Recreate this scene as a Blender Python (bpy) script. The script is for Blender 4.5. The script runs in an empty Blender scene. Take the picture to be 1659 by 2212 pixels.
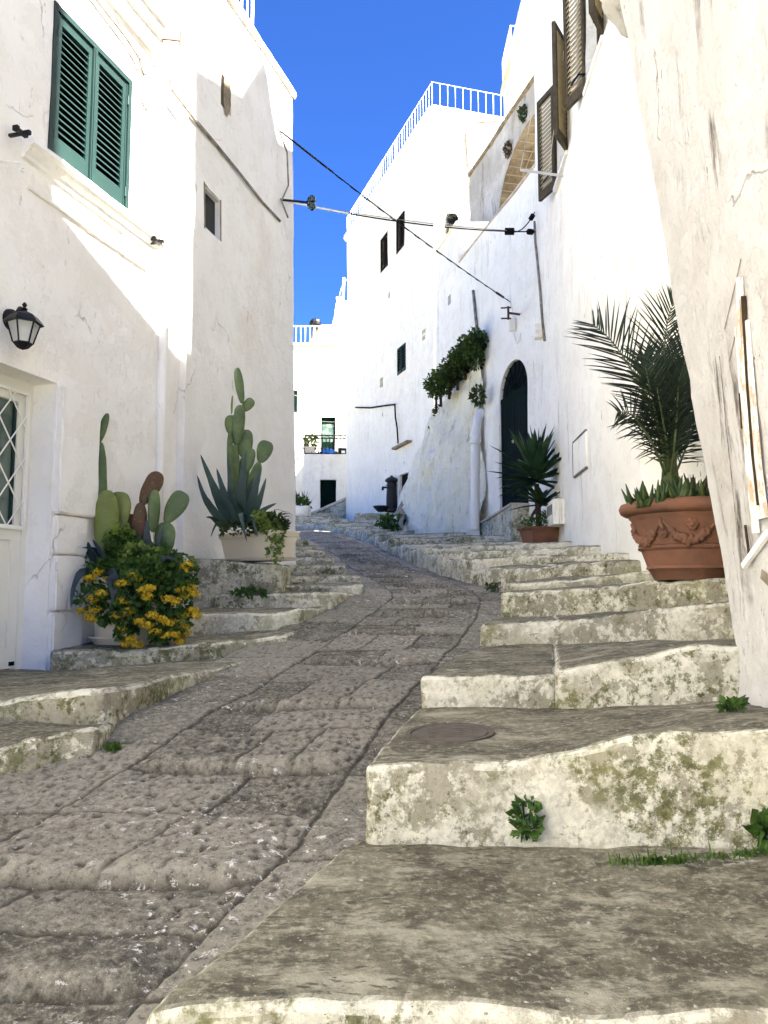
import bpy, math, random
import numpy as np
from mathutils import Vector, Matrix
random.seed(7)
rng = np.random.default_rng(11)
PI = math.pi
COL = bpy.context.scene.collection
F, CX, CY = 1784.0, 829.5, 1106.0
PITCH = math.radians(5.6)
CPI, SPI = math.cos(PITCH), math.sin(PITCH)

def ray(px, py):
    u = (px - CX) / F; v = (CY - py) / F
    return np.array([u, CPI - v * SPI, SPI + v * CPI])
def at(px, py, Y):
    d = ray(px, py); return d * (Y / d[1])

# ---------------------------------------------------------------- noise (numpy)
def _hash(ix, iy, iz, seed):
    h = (ix * 374761393 + iy * 668265263 + iz * 2147483647 + seed * 1274126177) & 0xffffffff
    h = ((h ^ (h >> 13)) * 1274126177) & 0xffffffff
    h = (h ^ (h >> 16)) & 0xffffffff
    return h.astype(np.float64) / 4294967295.0
def vnoise(p, seed=0):
    p = np.asarray(p, float); i = np.floor(p).astype(np.int64); f = p - i
    f = f * f * f * (f * (f * 6 - 15) + 10); r = 0
    for dx in (0, 1):
        wx = f[:, 0] if dx else 1 - f[:, 0]
        for dy in (0, 1):
            wy = f[:, 1] if dy else 1 - f[:, 1]
            for dz in (0, 1):
                wz = f[:, 2] if dz else 1 - f[:, 2]
                r = r + wx * wy * wz * _hash(i[:, 0] + dx, i[:, 1] + dy, i[:, 2] + dz, seed)
    return r * 2 - 1
def fbm(p, seed=0, octs=4, gain=.5):
    p = np.asarray(p, float); a = 1.0; s = 0; n = 0
    for o in range(octs):
        s = s + a * vnoise(p * 2 ** o + 17.3 * o, seed + o * 7); n += a; a *= gain
    return s / n
def vecnoise(p, sc, seed=0, octs=4):
    return np.stack([fbm(p * sc, seed, octs), fbm(p * sc, seed + 50, octs), fbm(p * sc, seed + 90, octs)], 1)
def worley(p, seed=0):
    i = np.floor(p).astype(np.int64); best = np.full(len(p), 9.0); bid = np.zeros(len(p))
    z0 = np.zeros(len(p), np.int64)
    for dx in (-1, 0, 1):
        for dy in (-1, 0, 1):
            cx = i[:, 0] + dx; cy = i[:, 1] + dy
            hx = _hash(cx, cy, z0, seed); hy = _hash(cx, cy, z0 + 1, seed)
            d = np.hypot(cx + .15 + .7 * hx - p[:, 0], cy + .15 + .7 * hy - p[:, 1])
            m = d < best; best = np.where(m, d, best); bid = np.where(m, _hash(cx, cy, z0 + 2, seed), bid)
    return best, bid
def sstep(a, b, x):
    t = np.clip((x - a) / (b - a), 0, 1); return t * t * (3 - 2 * t)

# ---------------------------------------------------------------- objects
ORG = {}
def tag(o, label=None, cat=None, group=None, kind=None):
    if label: o['label'] = label
    if cat: o['category'] = cat
    if group: o['group'] = group
    if kind: o['kind'] = kind
    return o
def thing(name, label, cat, loc=(0, 0, 0), group=None):
    o = bpy.data.objects.new(name, None); COL.objects.link(o)
    o.location = tuple(float(c) for c in loc); o.empty_display_size = .1
    ORG[o.name] = np.array(o.location)
    return tag(o, label, cat, group)
def mk(name, V, Fc, mat, parent=None, smooth=False, origin=None, attrs=None, auto=None):
    """ONE mesh object; V is in world space"""
    V = np.asarray(V, float).reshape(-1, 3)
    base = ORG[parent.name] if parent is not None else (np.asarray(origin, float) if origin is not None else
        np.array([V[:, 0].mean(), V[:, 1].mean(), V[:, 2].min()]))
    me = bpy.data.meshes.new(name)
    W = V - base
    if isinstance(Fc, np.ndarray):
        n = len(Fc); k = Fc.shape[1]
        me.vertices.add(len(W)); me.vertices.foreach_set('co', W.ravel())
        me.loops.add(n * k); me.loops.foreach_set('vertex_index', Fc.ravel().astype(np.int32))
        me.polygons.add(n); me.polygons.foreach_set('loop_start', np.arange(0, n * k, k, dtype=np.int32))
        me.update(calc_edges=True)
    else:
        me.from_pydata([tuple(w) for w in W], [], [tuple(int(i) for i in f) for f in Fc])
        me.update()
    me.validate(clean_customdata=False)
    if attrs:
        for k_, a in attrs.items():
            at_ = me.attributes.new(k_, 'FLOAT', 'POINT'); at_.data.foreach_set('value', np.asarray(a, np.float32))
    if smooth: me.polygons.foreach_set('use_smooth', np.ones(len(me.polygons), bool))
    if mat is not None: me.materials.append(mat)
    o = bpy.data.objects.new(name, me); COL.objects.link(o)
    if auto is not None:
        me.polygons.foreach_set('use_smooth', np.ones(len(me.polygons), bool))
        try: me.set_sharp_from_angle(angle=math.radians(auto))
        except Exception: pass
    if parent is not None: o.parent = parent
    else: o.location = tuple(base)
    ORG[o.name] = base
    return o

class MB:
    def __init__(s): s.v = []; s.f = []
    def add(s, V, Fs):
        n = len(s.v); s.v.extend([np.asarray(v, float) for v in V]); s.f.extend([tuple(n + i for i in f) for f in Fs]); return s
    def hexa(s, p):  # p: 8 points, bottom 4 ccw, top 4 ccw
        return s.add(p, [(3, 2, 1, 0), (4, 5, 6, 7), (0, 1, 5, 4), (1, 2, 6, 5), (2, 3, 7, 6), (3, 0, 4, 7)])
    def box(s, x0, x1, y0, y1, z0, z1):
        return s.hexa([(x0, y0, z0), (x1, y0, z0), (x1, y1, z0), (x0, y1, z0), (x0, y0, z1), (x1, y0, z1), (x1, y1, z1), (x0, y1, z1)])
    def tube(s, P, r, n=8, cap=True):
        P = [np.asarray(p, float) for p in P]; R = r if hasattr(r, '__len__') else [r] * len(P)
        rings = []; up = np.array([0, 0, 1.0]); prev = None
        for i, p in enumerate(P):
            t = P[min(i + 1, len(P) - 1)] - P[max(i - 1, 0)]; t = t / (np.linalg.norm(t) + 1e-9)
            a = prev if prev is not None else (up if abs(t[2]) < .9 else np.array([1.0, 0, 0]))
            b = np.cross(t, a); b /= np.linalg.norm(b) + 1e-9; a = np.cross(b, t); prev = a
            rings.append([p + R[i] * (math.cos(2 * PI * k / n) * a + math.sin(2 * PI * k / n) * b) for k in range(n)])
        V = [q for rg in rings for q in rg]; Fs = []
        for i in range(len(P) - 1):
            for k in range(n):
                k2 = (k + 1) % n; Fs.append((i * n + k, i * n + k2, (i + 1) * n + k2, (i + 1) * n + k))
        if cap: Fs += [tuple(range(n))[::-1], tuple((len(P) - 1) * n + k for k in range(n))]
        return s.add(V, Fs)
    def lathe(s, prof, c, n=32, cap=True):
        c = np.asarray(c, float); V = []; Fs = []
        for (r, z) in prof:
            for k in range(n): V.append(c + (r * math.cos(2 * PI * k / n), r * math.sin(2 * PI * k / n), z))
        for i in range(len(prof) - 1):
            for k in range(n):
                k2 = (k + 1) % n; Fs.append((i * n + k, i * n + k2, (i + 1) * n + k2, (i + 1) * n + k))
        if cap: Fs += [tuple(range(n))[::-1], tuple((len(prof) - 1) * n + k for k in range(n))]
        return s.add(V, Fs)
    def blob(s, c, r, nu=10, nv=7, R=None):
        c = np.asarray(c, float); r = np.asarray(r, float) * np.ones(3); V = []
        for i in range(nv + 1):
            th = PI * i / nv
            for k in range(nu):
                ph = 2 * PI * k / nu; d = np.array([math.sin(th) * math.cos(ph), math.sin(th) * math.sin(ph), math.cos(th)]) * r
                if R is not None: d = R @ d
                V.append(c + d)
        Fs = [(i * nu + k, (i + 1) * nu + k, (i + 1) * nu + (k + 1) % nu, i * nu + (k + 1) % nu) for i in range(nv) for k in range(nu)]
        return s.add(V, Fs)
    def build(s, name, mat, parent=None, **kw):
        return mk(name, s.v, s.f, mat, parent, **kw)

class Fr:
    """wall frame: s metres along the wall, z up, o metres out towards the street"""
    def __init__(f, p, q):
        f.O = np.array([p[0], p[1], 0.0]); d = np.array([q[0] - p[0], q[1] - p[1], 0.0]); f.L = np.linalg.norm(d)
        f.e = d / f.L; f.n = np.array([f.e[1], -f.e[0], 0.0])
    def P(f, s, z, o=0): return f.O + f.e * s + f.n * o + np.array([0, 0, z])
    def px(f, px, py, o=0):
        d = ray(px, py); t = np.dot(f.O + f.n * o, f.n) / np.dot(d, f.n); p = d * t
        return float(np.dot(p - f.O, f.e)), float(p[2])
    def box(f, mb, s0, s1, z0, z1, o0, o1):
        p = lambda s, z, o: f.P(s, z, o)
        return mb.hexa([p(s0, z0, o1), p(s1, z0, o1), p(s1, z0, o0), p(s0, z0, o0), p(s0, z1, o1), p(s1, z1, o1), p(s1, z1, o0), p(s0, z1, o0)])

def lines(a, b, step, extra):
    n = max(1, int(round((b - a) / step))); L = list(np.linspace(a, b, n + 1))
    ex = [e for e in extra if a < e < b]
    L = [l for l in L if all(abs(l - e) > step * .45 for e in ex) or l in (a, b)]
    return np.array(sorted(set([round(x, 5) for x in L + ex])))

def building(name, fp, z0, z1, mat, parent=None, holes={}, step={}, dstep=.6, amp=.012, sc=1.3, big=.0, warp=None, roof=True, tops=None):
    """walls of one building as displaced grids with real openings; fp counter-clockwise (x, y)"""
    Vs = []; Fs = []; n0 = 0; frs = []
    def push(P, Fq):
        nonlocal n0
        Vs.append(np.asarray(P, float)); Fs.append(np.asarray(Fq, int) + n0); n0 += len(P)
    for i in range(len(fp)):
        f = Fr(fp[i], fp[(i + 1) % len(fp)]); frs.append(f); st = step.get(i, dstep); hs = holes.get(i, [])
        S = lines(0, f.L, st, [h[0] for h in hs] + [h[1] for h in hs]); Z = lines(z0, z1, st, [h[2] for h in hs] + [h[3] for h in hs])
        SS, ZZ = np.meshgrid(S, Z); P = f.O + SS.ravel()[:, None] * f.e + np.array([0, 0, 1.0]) * ZZ.ravel()[:, None]
        m = len(S); a = np.arange(len(Z) - 1)[:, None] * m + np.arange(m - 1)[None, :]
        Q = np.stack([a, a + 1, a + m + 1, a + m], -1).reshape(-1, 4)
        sc_ = (SS[:-1, :-1] + SS[1:, 1:]).ravel() / 2; zc = (ZZ[:-1, :-1] + ZZ[1:, 1:]).ravel() / 2
        keep = np.ones(len(Q), bool)
        for h in hs: keep &= ~((sc_ > h[0]) & (sc_ < h[1]) & (zc > h[2]) & (zc < h[3]))
        push(P, Q[keep])
        for h in hs:
            s0, s1, a0, a1, d = h[:5]
            def strip(A, B, nrm_in):
                nn = max(1, int(np.linalg.norm(np.array(B) - np.array(A)) / st)); ts = np.linspace(0, 1, nn + 1)
                pts = [f.P(A[0] + (B[0] - A[0]) * t, A[1] + (B[1] - A[1]) * t, 0) for t in ts] + [f.P(A[0] + (B[0] - A[0]) * t, A[1] + (B[1] - A[1]) * t, -d) for t in ts]
                push(pts, [(k, k + 1, nn + 2 + k, nn + 1 + k) for k in range(nn)])
            rz = h[5] if len(h) > 5 else 0
            strip((s0, a0), (s1, a0), 0); strip((s0, a1 - rz), (s0, a0), 0); strip((s1, a0), (s1, a1 - rz), 0)
            if rz:
                R = (s1 - s0) / 2; c = (s0 + s1) / 2; N = 20
                A = [(c - R * math.cos(PI * k / N), a1 - rz + rz * math.sin(PI * k / N)) for k in range(N + 1)]
                pts = [f.P(s, z) for s, z in A] + [f.P(s, a1) for s, z in A] + [f.P(s, z, -d) for s, z in A]
                q = [(k, k + 1, N + 2 + k, N + 1 + k) for k in range(N)] + [(k + 1, k, 2 * N + 2 + k, 2 * N + 3 + k) for k in range(N)]
                push(pts, q)
            else: strip((s1, a1), (s0, a1), 0)
    if roof:
        c = np.mean(np.array(fp), 0)
        pts = [(p[0], p[1], z1) for p in fp] + [(c[0], c[1], z1)]
        push(pts, [(k, (k + 1) % len(fp), len(fp), len(fp)) for k in range(len(fp))])
    V = np.concatenate(Vs); Q = np.concatenate(Fs)
    V = V + vecnoise(V, sc, 3, 3) * amp
    if big: V = V + vecnoise(V, .35, 23, 2) * big
    if warp is not None: V = warp(V)
    faces = [tuple(q[:3]) if q[2] == q[3] else tuple(q) for q in Q.tolist()]
    o = mk(name, V, faces, mat, parent, smooth=False, auto=40)
    return o, frs

def slab(name, fr, bk, zb, mat, parent, r=.03, res=.03, amp=.006, sc=9, big=.012, bsc=2.0, chips=.0, seed=0, zres=None):
    """worn rounded step block: fr/bk = world points of the top front/back edge, left to right"""
    fr = np.array(fr, float); bk = np.array(bk, float)
    def rs(P):
        d = np.concatenate([[0], np.cumsum(np.linalg.norm(np.diff(P, axis=0), axis=1))]); return d / d[-1]
    tf = rs(fr)
    fi = lambda u: np.stack([np.interp(u, tf, fr[:, k]) for k in range(3)], -1)
    tb = rs(bk); bi = lambda u: np.stack([np.interp(u, tb, bk[:, k]) for k in range(3)], -1)
    Lu = np.sum(np.linalg.norm(np.diff(fr, axis=0), axis=1)); Lv = np.linalg.norm(fr.mean(0) - bk.mean(0)); H = float(fr[:, 2].mean() - zb)
    nu = max(4, int(Lu / res)); nv = max(3, int(Lv / res)); nw = max(3, int(H / res))
    U = np.linspace(0, Lu, nu + 1); Vv = np.linspace(0, Lv, nv + 1); W = np.linspace(-H, 0, nw + 1)
    pts = []; fs = []; n = 0
    def grid(A, B, fn, flip):
        nonlocal n
        a, b = np.meshgrid(A, B, indexing='ij'); p = fn(a.ravel(), b.ravel()); m = len(B)
        i = np.arange(len(A) - 1)[:, None] * m + np.arange(m - 1)[None]
        q = np.stack([i, i + m, i + m + 1, i + 1], -1).reshape(-1, 4)
        if flip: q = q[:, ::-1]
        pts.append(p); fs.append(q + n); n += len(p)
    grid(U, Vv, lambda a, b: np.stack([a, b, a * 0], -1), False)
    grid(U, W, lambda a, b: np.stack([a, a * 0, b], -1), False)
    grid(Vv, W, lambda a, b: np.stack([a * 0, a, b], -1), True)
    grid(Vv, W, lambda a, b: np.stack([a * 0 + Lu, a, b], -1), False)
    P = np.concatenate(pts); Q = np.concatenate(fs)
    K = np.round(P, 4); _, idx, inv = np.unique(K, axis=0, return_index=True, return_inverse=True); inv = inv.ravel()
    P = P[idx]; Q = inv[Q]
    lo = np.array([r, r, -9.0]); hi = np.array([Lu - r, 99, -r]); c = np.clip(P, lo, hi); d = P - c; l = np.linalg.norm(d, axis=1)
    P = np.where((l > 1e-6)[:, None], c + d / np.maximum(l, 1e-6)[:, None] * np.minimum(l, r)[:, None], P)
    u = P[:, 0] / Lu; v = np.clip(P[:, 1] / Lv, 0, 1); fp_ = fi(u); bp = bi(u)
    X = fp_ * (1 - v)[:, None] + bp * v[:, None]; X[:, 2] += P[:, 2]
    # keep the bottom flat
    front = sstep(.25, 0, P[:, 1]); t = vecnoise(X, 4.3, 45 + seed, 3) * (.018 * front * min(1, r / .03))[:, None] + vecnoise(X, sc, 5 + seed, 3) * amp + vecnoise(X, bsc, 15 + seed, 2) * big
    if chips:
        ch = sstep(.25, .6, fbm(X * 5.5, 33 + seed, 3)) * sstep(.12, .0, P[:, 1]) * sstep(-.12, 0, P[:, 2])
        X[:, 2] -= ch * chips; X[:, 1] += ch * chips * .7
    X = X + t
    return mk(name, X, Q, mat, parent, smooth=True)
# ---------------------------------------------------------------- materials
class NT:
    def __init__(s, name):
        s.m = bpy.data.materials.new(name); s.m.use_nodes = True; s.t = s.m.node_tree; s.t.nodes.clear()
        s.out = s.n('ShaderNodeOutputMaterial'); s.b = s.n('ShaderNodeBsdfPrincipled'); s.l(s.b, 0, s.out, 0)
        s.b.inputs['Roughness'].default_value = .9; s.b.inputs['Specular IOR Level'].default_value = .2
        s.geo = s.n('ShaderNodeNewGeometry'); s.pos = (s.geo, 'Position')
    def n(s, t, **kw):
        x = s.t.nodes.new(t)
        for k, v in kw.items(): setattr(x, k, v)
        return x
    def l(s, a, i, b, j): s.t.links.new(a.outputs[i], b.inputs[j])
    def put(s, x, j, v):
        if isinstance(v, tuple) and len(v) == 2 and hasattr(v[0], 'outputs'): s.l(v[0], v[1], x, j)
        elif isinstance(v, (tuple, list)): x.inputs[j].default_value = (*v, 1) if len(v) == 3 and x.inputs[j].type == 'RGBA' else v
        else: x.inputs[j].default_value = v
    def scale(s, sx, sy, sz):
        x = s.n('ShaderNodeMapping'); s.put(x, 'Vector', s.pos); x.inputs['Scale'].default_value = (sx, sy, sz); return (x, 0)
    def noise(s, sc, det=6, rough=.6, vec=None, dist=0.0):
        x = s.n('ShaderNodeTexNoise'); s.put(x, 'Vector', vec or s.pos); s.put(x, 'Scale', sc); s.put(x, 'Detail', det); s.put(x, 'Roughness', rough); s.put(x, 'Distortion', dist); return (x, 0)
    def vor(s, sc, feat='F1', vec=None, rnd=1.0):
        x = s.n('ShaderNodeTexVoronoi', feature=feat); s.put(x, 'Vector', vec or s.pos); s.put(x, 'Scale', sc); s.put(x, 'Randomness', rnd); return (x, 0)
    def ramp(s, v, a, b, lo=0.0, hi=1.0):
        x = s.n('ShaderNodeMapRange', interpolation_type='SMOOTHSTEP'); s.put(x, 0, v); s.put(x, 1, a); s.put(x, 2, b); s.put(x, 3, lo); s.put(x, 4, hi); return (x, 0)
    def math(s, op, a, b=0.0, c=0.0):
        x = s.n('ShaderNodeMath', operation=op); s.put(x, 0, a); s.put(x, 1, b); s.put(x, 2, c); return (x, 0)
    def mix(s, f, a, b):
        x = s.n('ShaderNodeMix', data_type='RGBA'); s.put(x, 0, f); s.put(x, 6, a); s.put(x, 7, b); return (x, 2)
    def mul(s, a, b): return s.math('MULTIPLY', a, b)
    def col(s, c): s.put(s.b, 'Base Color', c)
    def bump(s, h, dist, strength=1.0):
        x = s.n('ShaderNodeBump'); s.put(x, 'Height', h); s.put(x, 'Distance', dist); s.put(x, 'Strength', strength); s.l(x, 0, s.b, 'Normal')
    def attr(s, nm):
        x = s.n('ShaderNodeAttribute'); x.attribute_name = nm; return (x, 2)
    def nz(s):
        x = s.n('ShaderNodeSeparateXYZ'); s.l(s.geo, 'True Normal', x, 0); return (x, 2)
    def pz(s):
        x = s.n('ShaderNodeSeparateXYZ'); s.l(s.geo, 'Position', x, 0); return (x, 2)

def _mixvec(s, amt):
    n = s.n('ShaderNodeTexNoise'); s.put(n, 'Vector', s.pos); s.put(n, 'Scale', 3.2); s.put(n, 'Detail', 6)
    a = s.n('ShaderNodeVectorMath', operation='MULTIPLY_ADD'); s.l(n, 1, a, 0); a.inputs[1].default_value = (amt,) * 3; s.put(a, 2, s.pos); return (a, 0)
NT.mixvec = _mixvec
def plaster(name, base=(.80, .79, .77), warm=(.62, .56, .48), dark=(.30, .28, .24), stain=.35, fleck=.1, streak=0., crack=0., bump=.006, fsc=9, base2=(.83, .83, .82)):
    t = NT(name)
    big = t.ramp(t.noise(1.1, 5), .42, .72); c = t.mix(big, base, base2)
    st = t.ramp(t.noise(.9, 8, .65, t.scale(1, 1, .55)), .56, .78, 0, stain); c = t.mix(st, c, warm)
    if streak:
        s1 = t.ramp(t.noise(1.0, 11, .78, t.scale(4.5, 4.5, .42), .35), .53, .62, 0, 1); s2 = t.ramp(t.noise(1.6, 4), .42, .62)
        c = t.mix(t.mul(t.mul(s1, s2), streak), c, dark)
    if fleck:
        f1 = t.ramp(t.noise(fsc, 8, .75, t.scale(1.6, 1.6, .5)), .615, .66, 0, 1); f2 = t.ramp(t.noise(1.1, 5, .6), .46, .60)
        fl = t.mul(t.mul(f1, f2), fleck); c = t.mix(fl, c, dark)
    h = t.math('ADD', t.mul(t.noise(4.5, 9, .64), .8), t.mul(t.noise(30, 6, .62), .2))
    fn = t.noise(2.7, 9, .72); lay = t.ramp(fn, .52, .53); h = t.math('ADD', h, t.mul(lay, .16)); c = t.mix(t.mul(lay, .12), c, warm)
    lay2 = t.ramp(t.noise(7, 8, .7), .60, .61); h = t.math('SUBTRACT', h, t.mul(lay2, .12)); c = t.mix(t.mul(lay2, .14), c, warm)
    if crack:
        v = t.vor(.62, 'DISTANCE_TO_EDGE', t.mixvec(.35) if hasattr(t, 'mixvec') else None)
        line = t.ramp(v, .0, .005, 1, 0); gate = t.ramp(t.noise(1.0, 3), .53, .60); ck = t.mul(line, gate)
        c = t.mix(t.mul(ck, crack), c, (.2, .18, .15)); h = t.math('SUBTRACT', h, t.mul(ck, .6))
    t.col(c); t.bump(h, bump * 4, .55); return t.m


def step_mat(name, paint=(.70, .67, .52), stone=(.26, .235, .165), tread=(.145, .133, .092), moss=(.06, .065, .015), white=.5, mossy=.4):
    """whitewashed limestone step: paint worn off the treads, algae on the risers"""
    t = NT(name)
    n1 = t.noise(3.2, 11, .7); n2 = t.noise(11, 9, .75); n3 = t.noise(1.1, 5, .6); n5 = t.noise(34, 7, .75)
    sm = t.math('ADD', t.mul(n1, .5), t.math('ADD', t.mul(n2, .3), t.mul(n5, .2)))
    nz = t.nz(); up = t.ramp(nz, .72, .95)
    top = t.mix(t.ramp(sm, .42, .58), tuple(k * .62 for k in tread), tuple(k * 1.55 for k in tread))
    top = t.mix(t.ramp(t.noise(2.6, 9, .75, t.scale(1, 2.0, 1)), .50, .64, 0, .75), top, (.42, .395, .295))
    top = t.mix(t.ramp(n5, .50, .66, 0, .7), top, (.42, .40, .30))
    pits = t.ramp(t.noise(15, 6, .65, t.scale(1, 3.0, 1)), .46, .38); pg = t.ramp(t.noise(2.2, 4), .44, .58)
    top = t.mix(t.mul(t.mul(pits, pg), .8), top, (.055, .048, .034))
    wf = t.mul(t.ramp(t.noise(24, 5, .7, t.scale(1, 1.6, 1)), .66, .70), t.ramp(t.noise(2.9, 4), .45, .6)); top = t.mix(wf, top, (.72, .69, .58))
    wp = t.ramp(t.noise(1.7, 10, .72, t.scale(1, 1.8, 1)), .635, .66, 0, .8); top = t.mix(wp, top, (.58, .55, .45))
    thr = .56 - white * .18
    sd = t.mix(t.ramp(sm, thr, thr + .03), stone, paint)
    sd = t.mix(t.ramp(n5, .40, .60, .55, 0), sd, tuple(k * .58 for k in paint))
    sd = t.mix(t.ramp(t.noise(5, 10, .76, t.scale(1, 1, .8)), .52, .58, 0, .65), sd, (.38, .35, .26))
    mk_ = t.ramp(t.math('ADD', t.mul(t.noise(3.4, 10, .75), .42), t.mul(t.noise(21, 9, .8), .58)), .495, .56)
    mg = t.ramp(n3, .44 - mossy * .12, .60 - mossy * .12); mm = t.mul(t.mul(mk_, mg), .9)
    sd = t.mix(mm, sd, t.mix(t.ramp(t.noise(30, 4), .4, .6), moss, (.15, .145, .05)))
    yel = t.mul(t.ramp(t.noise(1.9, 6, .6), .50, .68), .38); sd = t.mix(yel, sd, (.36, .345, .15))
    edge = t.mul(t.ramp(nz, .15, .5), t.ramp(t.math('ADD', t.mul(t.noise(3.5, 6, .7), .55), t.mul(t.noise(18, 7, .75), .45)), .46, .54))
    c = t.mix(up, t.mix(t.mul(edge, .8), sd, (.72, .70, .57)), top)
    t.col(c)
    h = t.math('ADD', t.mul(n1, .6), t.math('ADD', t.mul(n2, .5), t.mul(n5, .3)))
    t.bump(h, .04, .9); return t.m

def road_mat():
    t = NT('road_stone')
    n1 = t.noise(7, 10, .74); n2 = t.noise(38, 7, .8); n3 = t.noise(1.3, 5)
    c = t.mix(t.ramp(n1, .40, .62), (.078, .071, .054), (.225, .208, .165))
    c = t.mix(t.ramp(n3, .4, .65, 0, .5), c, (.165, .157, .133))
    c = t.mix(t.ramp(t.attr('tone'), .1, .9, 0, .8), c, (.34, .315, .255))
    c = t.mix(t.ramp(n2, .50, .62, 0, .75), c, (.42, .39, .305))
    c = t.mix(t.ramp(n2, .48, .38, 0, .7), c, (.055, .046, .032))
    pj = t.mul(t.attr('pit'), t.ramp(t.noise(30, 4, .7), .3, .5, .7, 1))
    c = t.mix(t.mul(pj, .95), c, (.046, .039, .028))
    c = t.mix(t.mul(t.attr('joint'), .85), c, (.055, .047, .033))
    c = t.mix(t.mul(t.attr('nosing'), t.ramp(n2, .35, .55, .0, .35)), c, (.36, .33, .26))
    lo = t.ramp(t.noise(1.2, 4), .47, .60)
    w = t.mul(t.ramp(t.noise(17, 8, .78, t.scale(1, 1.6, 1)), .585, .61), lo)
    w2 = t.ramp(t.noise(60, 3, .6), .69, .72, 0, .8)
    c = t.mix(t.math('MAXIMUM', w, w2), c, (.76, .74, .68)); t.col(c)
    t.bump(t.math('ADD', t.mul(n1, .7), t.mul(n2, .9)), .022, 1.0); t.put(t.b, 'Roughness', .8); return t.m

def flat(name, c, rough=.6, spec=.3, var=0., sc=8, metal=0., bump=0., c2=None, bsc=30):
    t = NT(name); t.put(t.b, 'Roughness', rough); t.put(t.b, 'Specular IOR Level', spec); t.put(t.b, 'Metallic', metal)
    if var: t.col(t.mix(t.ramp(t.noise(sc, 6, .65), .35, .68, 0, var), c, c2 or tuple(k * .45 for k in c)))
    else: t.col(c)
    if bump: t.bump(t.noise(bsc, 5), bump, .6)
    return t.m
def leaf(name, c, c2, sc=6, rough=.55, trans=.25, dots=False):
    t = NT(name); t.put(t.b, 'Roughness', rough); t.put(t.b, 'Specular IOR Level', .3)
    col = t.mix(t.ramp(t.noise(sc, 4), .38, .64), c, c2); t.col(col)
    if dots: v = t.vor(38); t.col(t.mix(t.ramp(v, .10, .16, 1, 0), t.mix(t.ramp(t.noise(16, 7, .75), .58, .66, 0, .7), col, (.13, .11, .06)), (.20, .17, .10)))
    if trans:
        tr = t.n('ShaderNodeBsdfTranslucent'); t.put(tr, 0, t.mix(.5, col, (.25, .35, .03))); mx = t.n('ShaderNodeMixShader'); mx.inputs[0].default_value = trans
        t.l(t.b, 0, mx, 1); t.l(tr, 0, mx, 2); t.l(mx, 0, t.out, 0)
    return t.m
M = {}
M['left'] = plaster('whitewash_left', (.82, .80, .755), (.64, .57, .47), (.28, .24, .19), stain=.5, fleck=.6, crack=.4, bump=.013, base2=(.86, .845, .81), fsc=7)
M['right'] = plaster('whitewash_right', (.88, .855, .75), (.60, .52, .40), (.20, .18, .14), stain=.3, fleck=1.0, streak=.4, bump=.012, fsc=9, base2=(.90, .88, .79))
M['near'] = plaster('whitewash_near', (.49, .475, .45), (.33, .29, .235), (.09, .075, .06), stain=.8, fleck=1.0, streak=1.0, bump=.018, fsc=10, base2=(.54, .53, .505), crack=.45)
M['far'] = plaster('whitewash_far', (.87, .84, .73), (.60, .53, .42), (.22, .20, .16), stain=.4, fleck=1.0, streak=.2, bump=.03, fsc=2.8, base2=(.90, .88, .79))
M['arch'] = plaster('weathered_arch_wall', (.42, .40, .35), (.26, .23, .17), (.09, .08, .06), stain=.85, fleck=1.0, streak=.8, bump=.03, fsc=5, base2=(.62, .60, .54))
M['rock'] = plaster('whitewashed_rock', (.80, .77, .60), (.50, .47, .28), (.09, .09, .04), stain=.55, fleck=1.0, streak=.6, bump=.06, fsc=6, base2=(.86, .83, .70))
M['coping'] = flat('coping_stone', (.62, .55, .44), .9, .1, .7, 5, c2=(.34, .30, .23), bump=.01)
M['step'] = step_mat('step_stone', white=.52, mossy=.4)
M['stepn'] = step_mat('step_stone_near', paint=(.66, .63, .51), white=.50, mossy=.4)
M['stepm'] = step_mat('step_stone_mossy', white=.35, mossy=1.3)
M['road'] = road_mat()
M['green'] = flat('green_paint', (.0075, .025, .0225), .5, .3, .35, 4, c2=(.005, .018, .017))
M['dkgreen'] = flat('dark_green_paint', (.0009, .0085, .0062), .75, .04, .5, 3, c2=(.0005, .0035, .0035))
M['midgreen'] = flat('mid_green_paint', (.0016, .017, .012), .6, .15, .3, 4)
M['dark'] = flat('interior_dark', (.0025, .003, .003), .8, .1)
M['brownwood'] = flat('brown_shutter', (.022, .015, .010), .8, .1, .4, 12)
M['ochre'] = flat('ochre_shutter', (.40, .33, .18), .7, .2, .5, 8, c2=(.22, .17, .085))
M['framebrown'] = flat('weathered_brown_frame', (.075, .062, .042), .8, .1, .6, 14, c2=(.035, .028, .018))
M['whitep'] = flat('white_paint', (.80, .79, .74), .5, .3, .15, 5, c2=(.6, .58, .5))
M['doorp'] = flat('cream_door_paint', (.74, .73, .66), .5, .35, .2, 3, c2=(.62, .6, .52))
M['metal'] = flat('dark_metal', (.004, .004, .005), .5, .25, .3, 20)
M['iron'] = flat('grey_iron', (.017, .020, .021), .6, .25, .5, 14, c2=(.006, .007, .0075))
M['rail'] = flat('white_rail', (.84, .85, .86), .5, .3)
M['cable'] = flat('grey_cable', (.012, .011, .009), .9, .05, .5, 3, c2=(.005, .0045, .0035))
M['wcable'] = flat('painted_cable', (.30, .27, .23), .8, .2, .8, 9, c2=(.08, .07, .05))
M['terra'] = flat('terracotta', (.225, .105, .064), .9, .1, .85, 3.6, c2=(.14, .078, .052), bump=.006, bsc=55)
M['plastic'] = flat('cream_plastic', (.66, .60, .48), .5, .3, .3, 4, c2=(.5, .45, .34))
M['soil'] = flat('soil', (.05, .035, .022), .95, .1, .5, 30)
M['brown'] = flat('brown_door', (.16, .055, .025), .6, .3, .4, 6)
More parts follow.
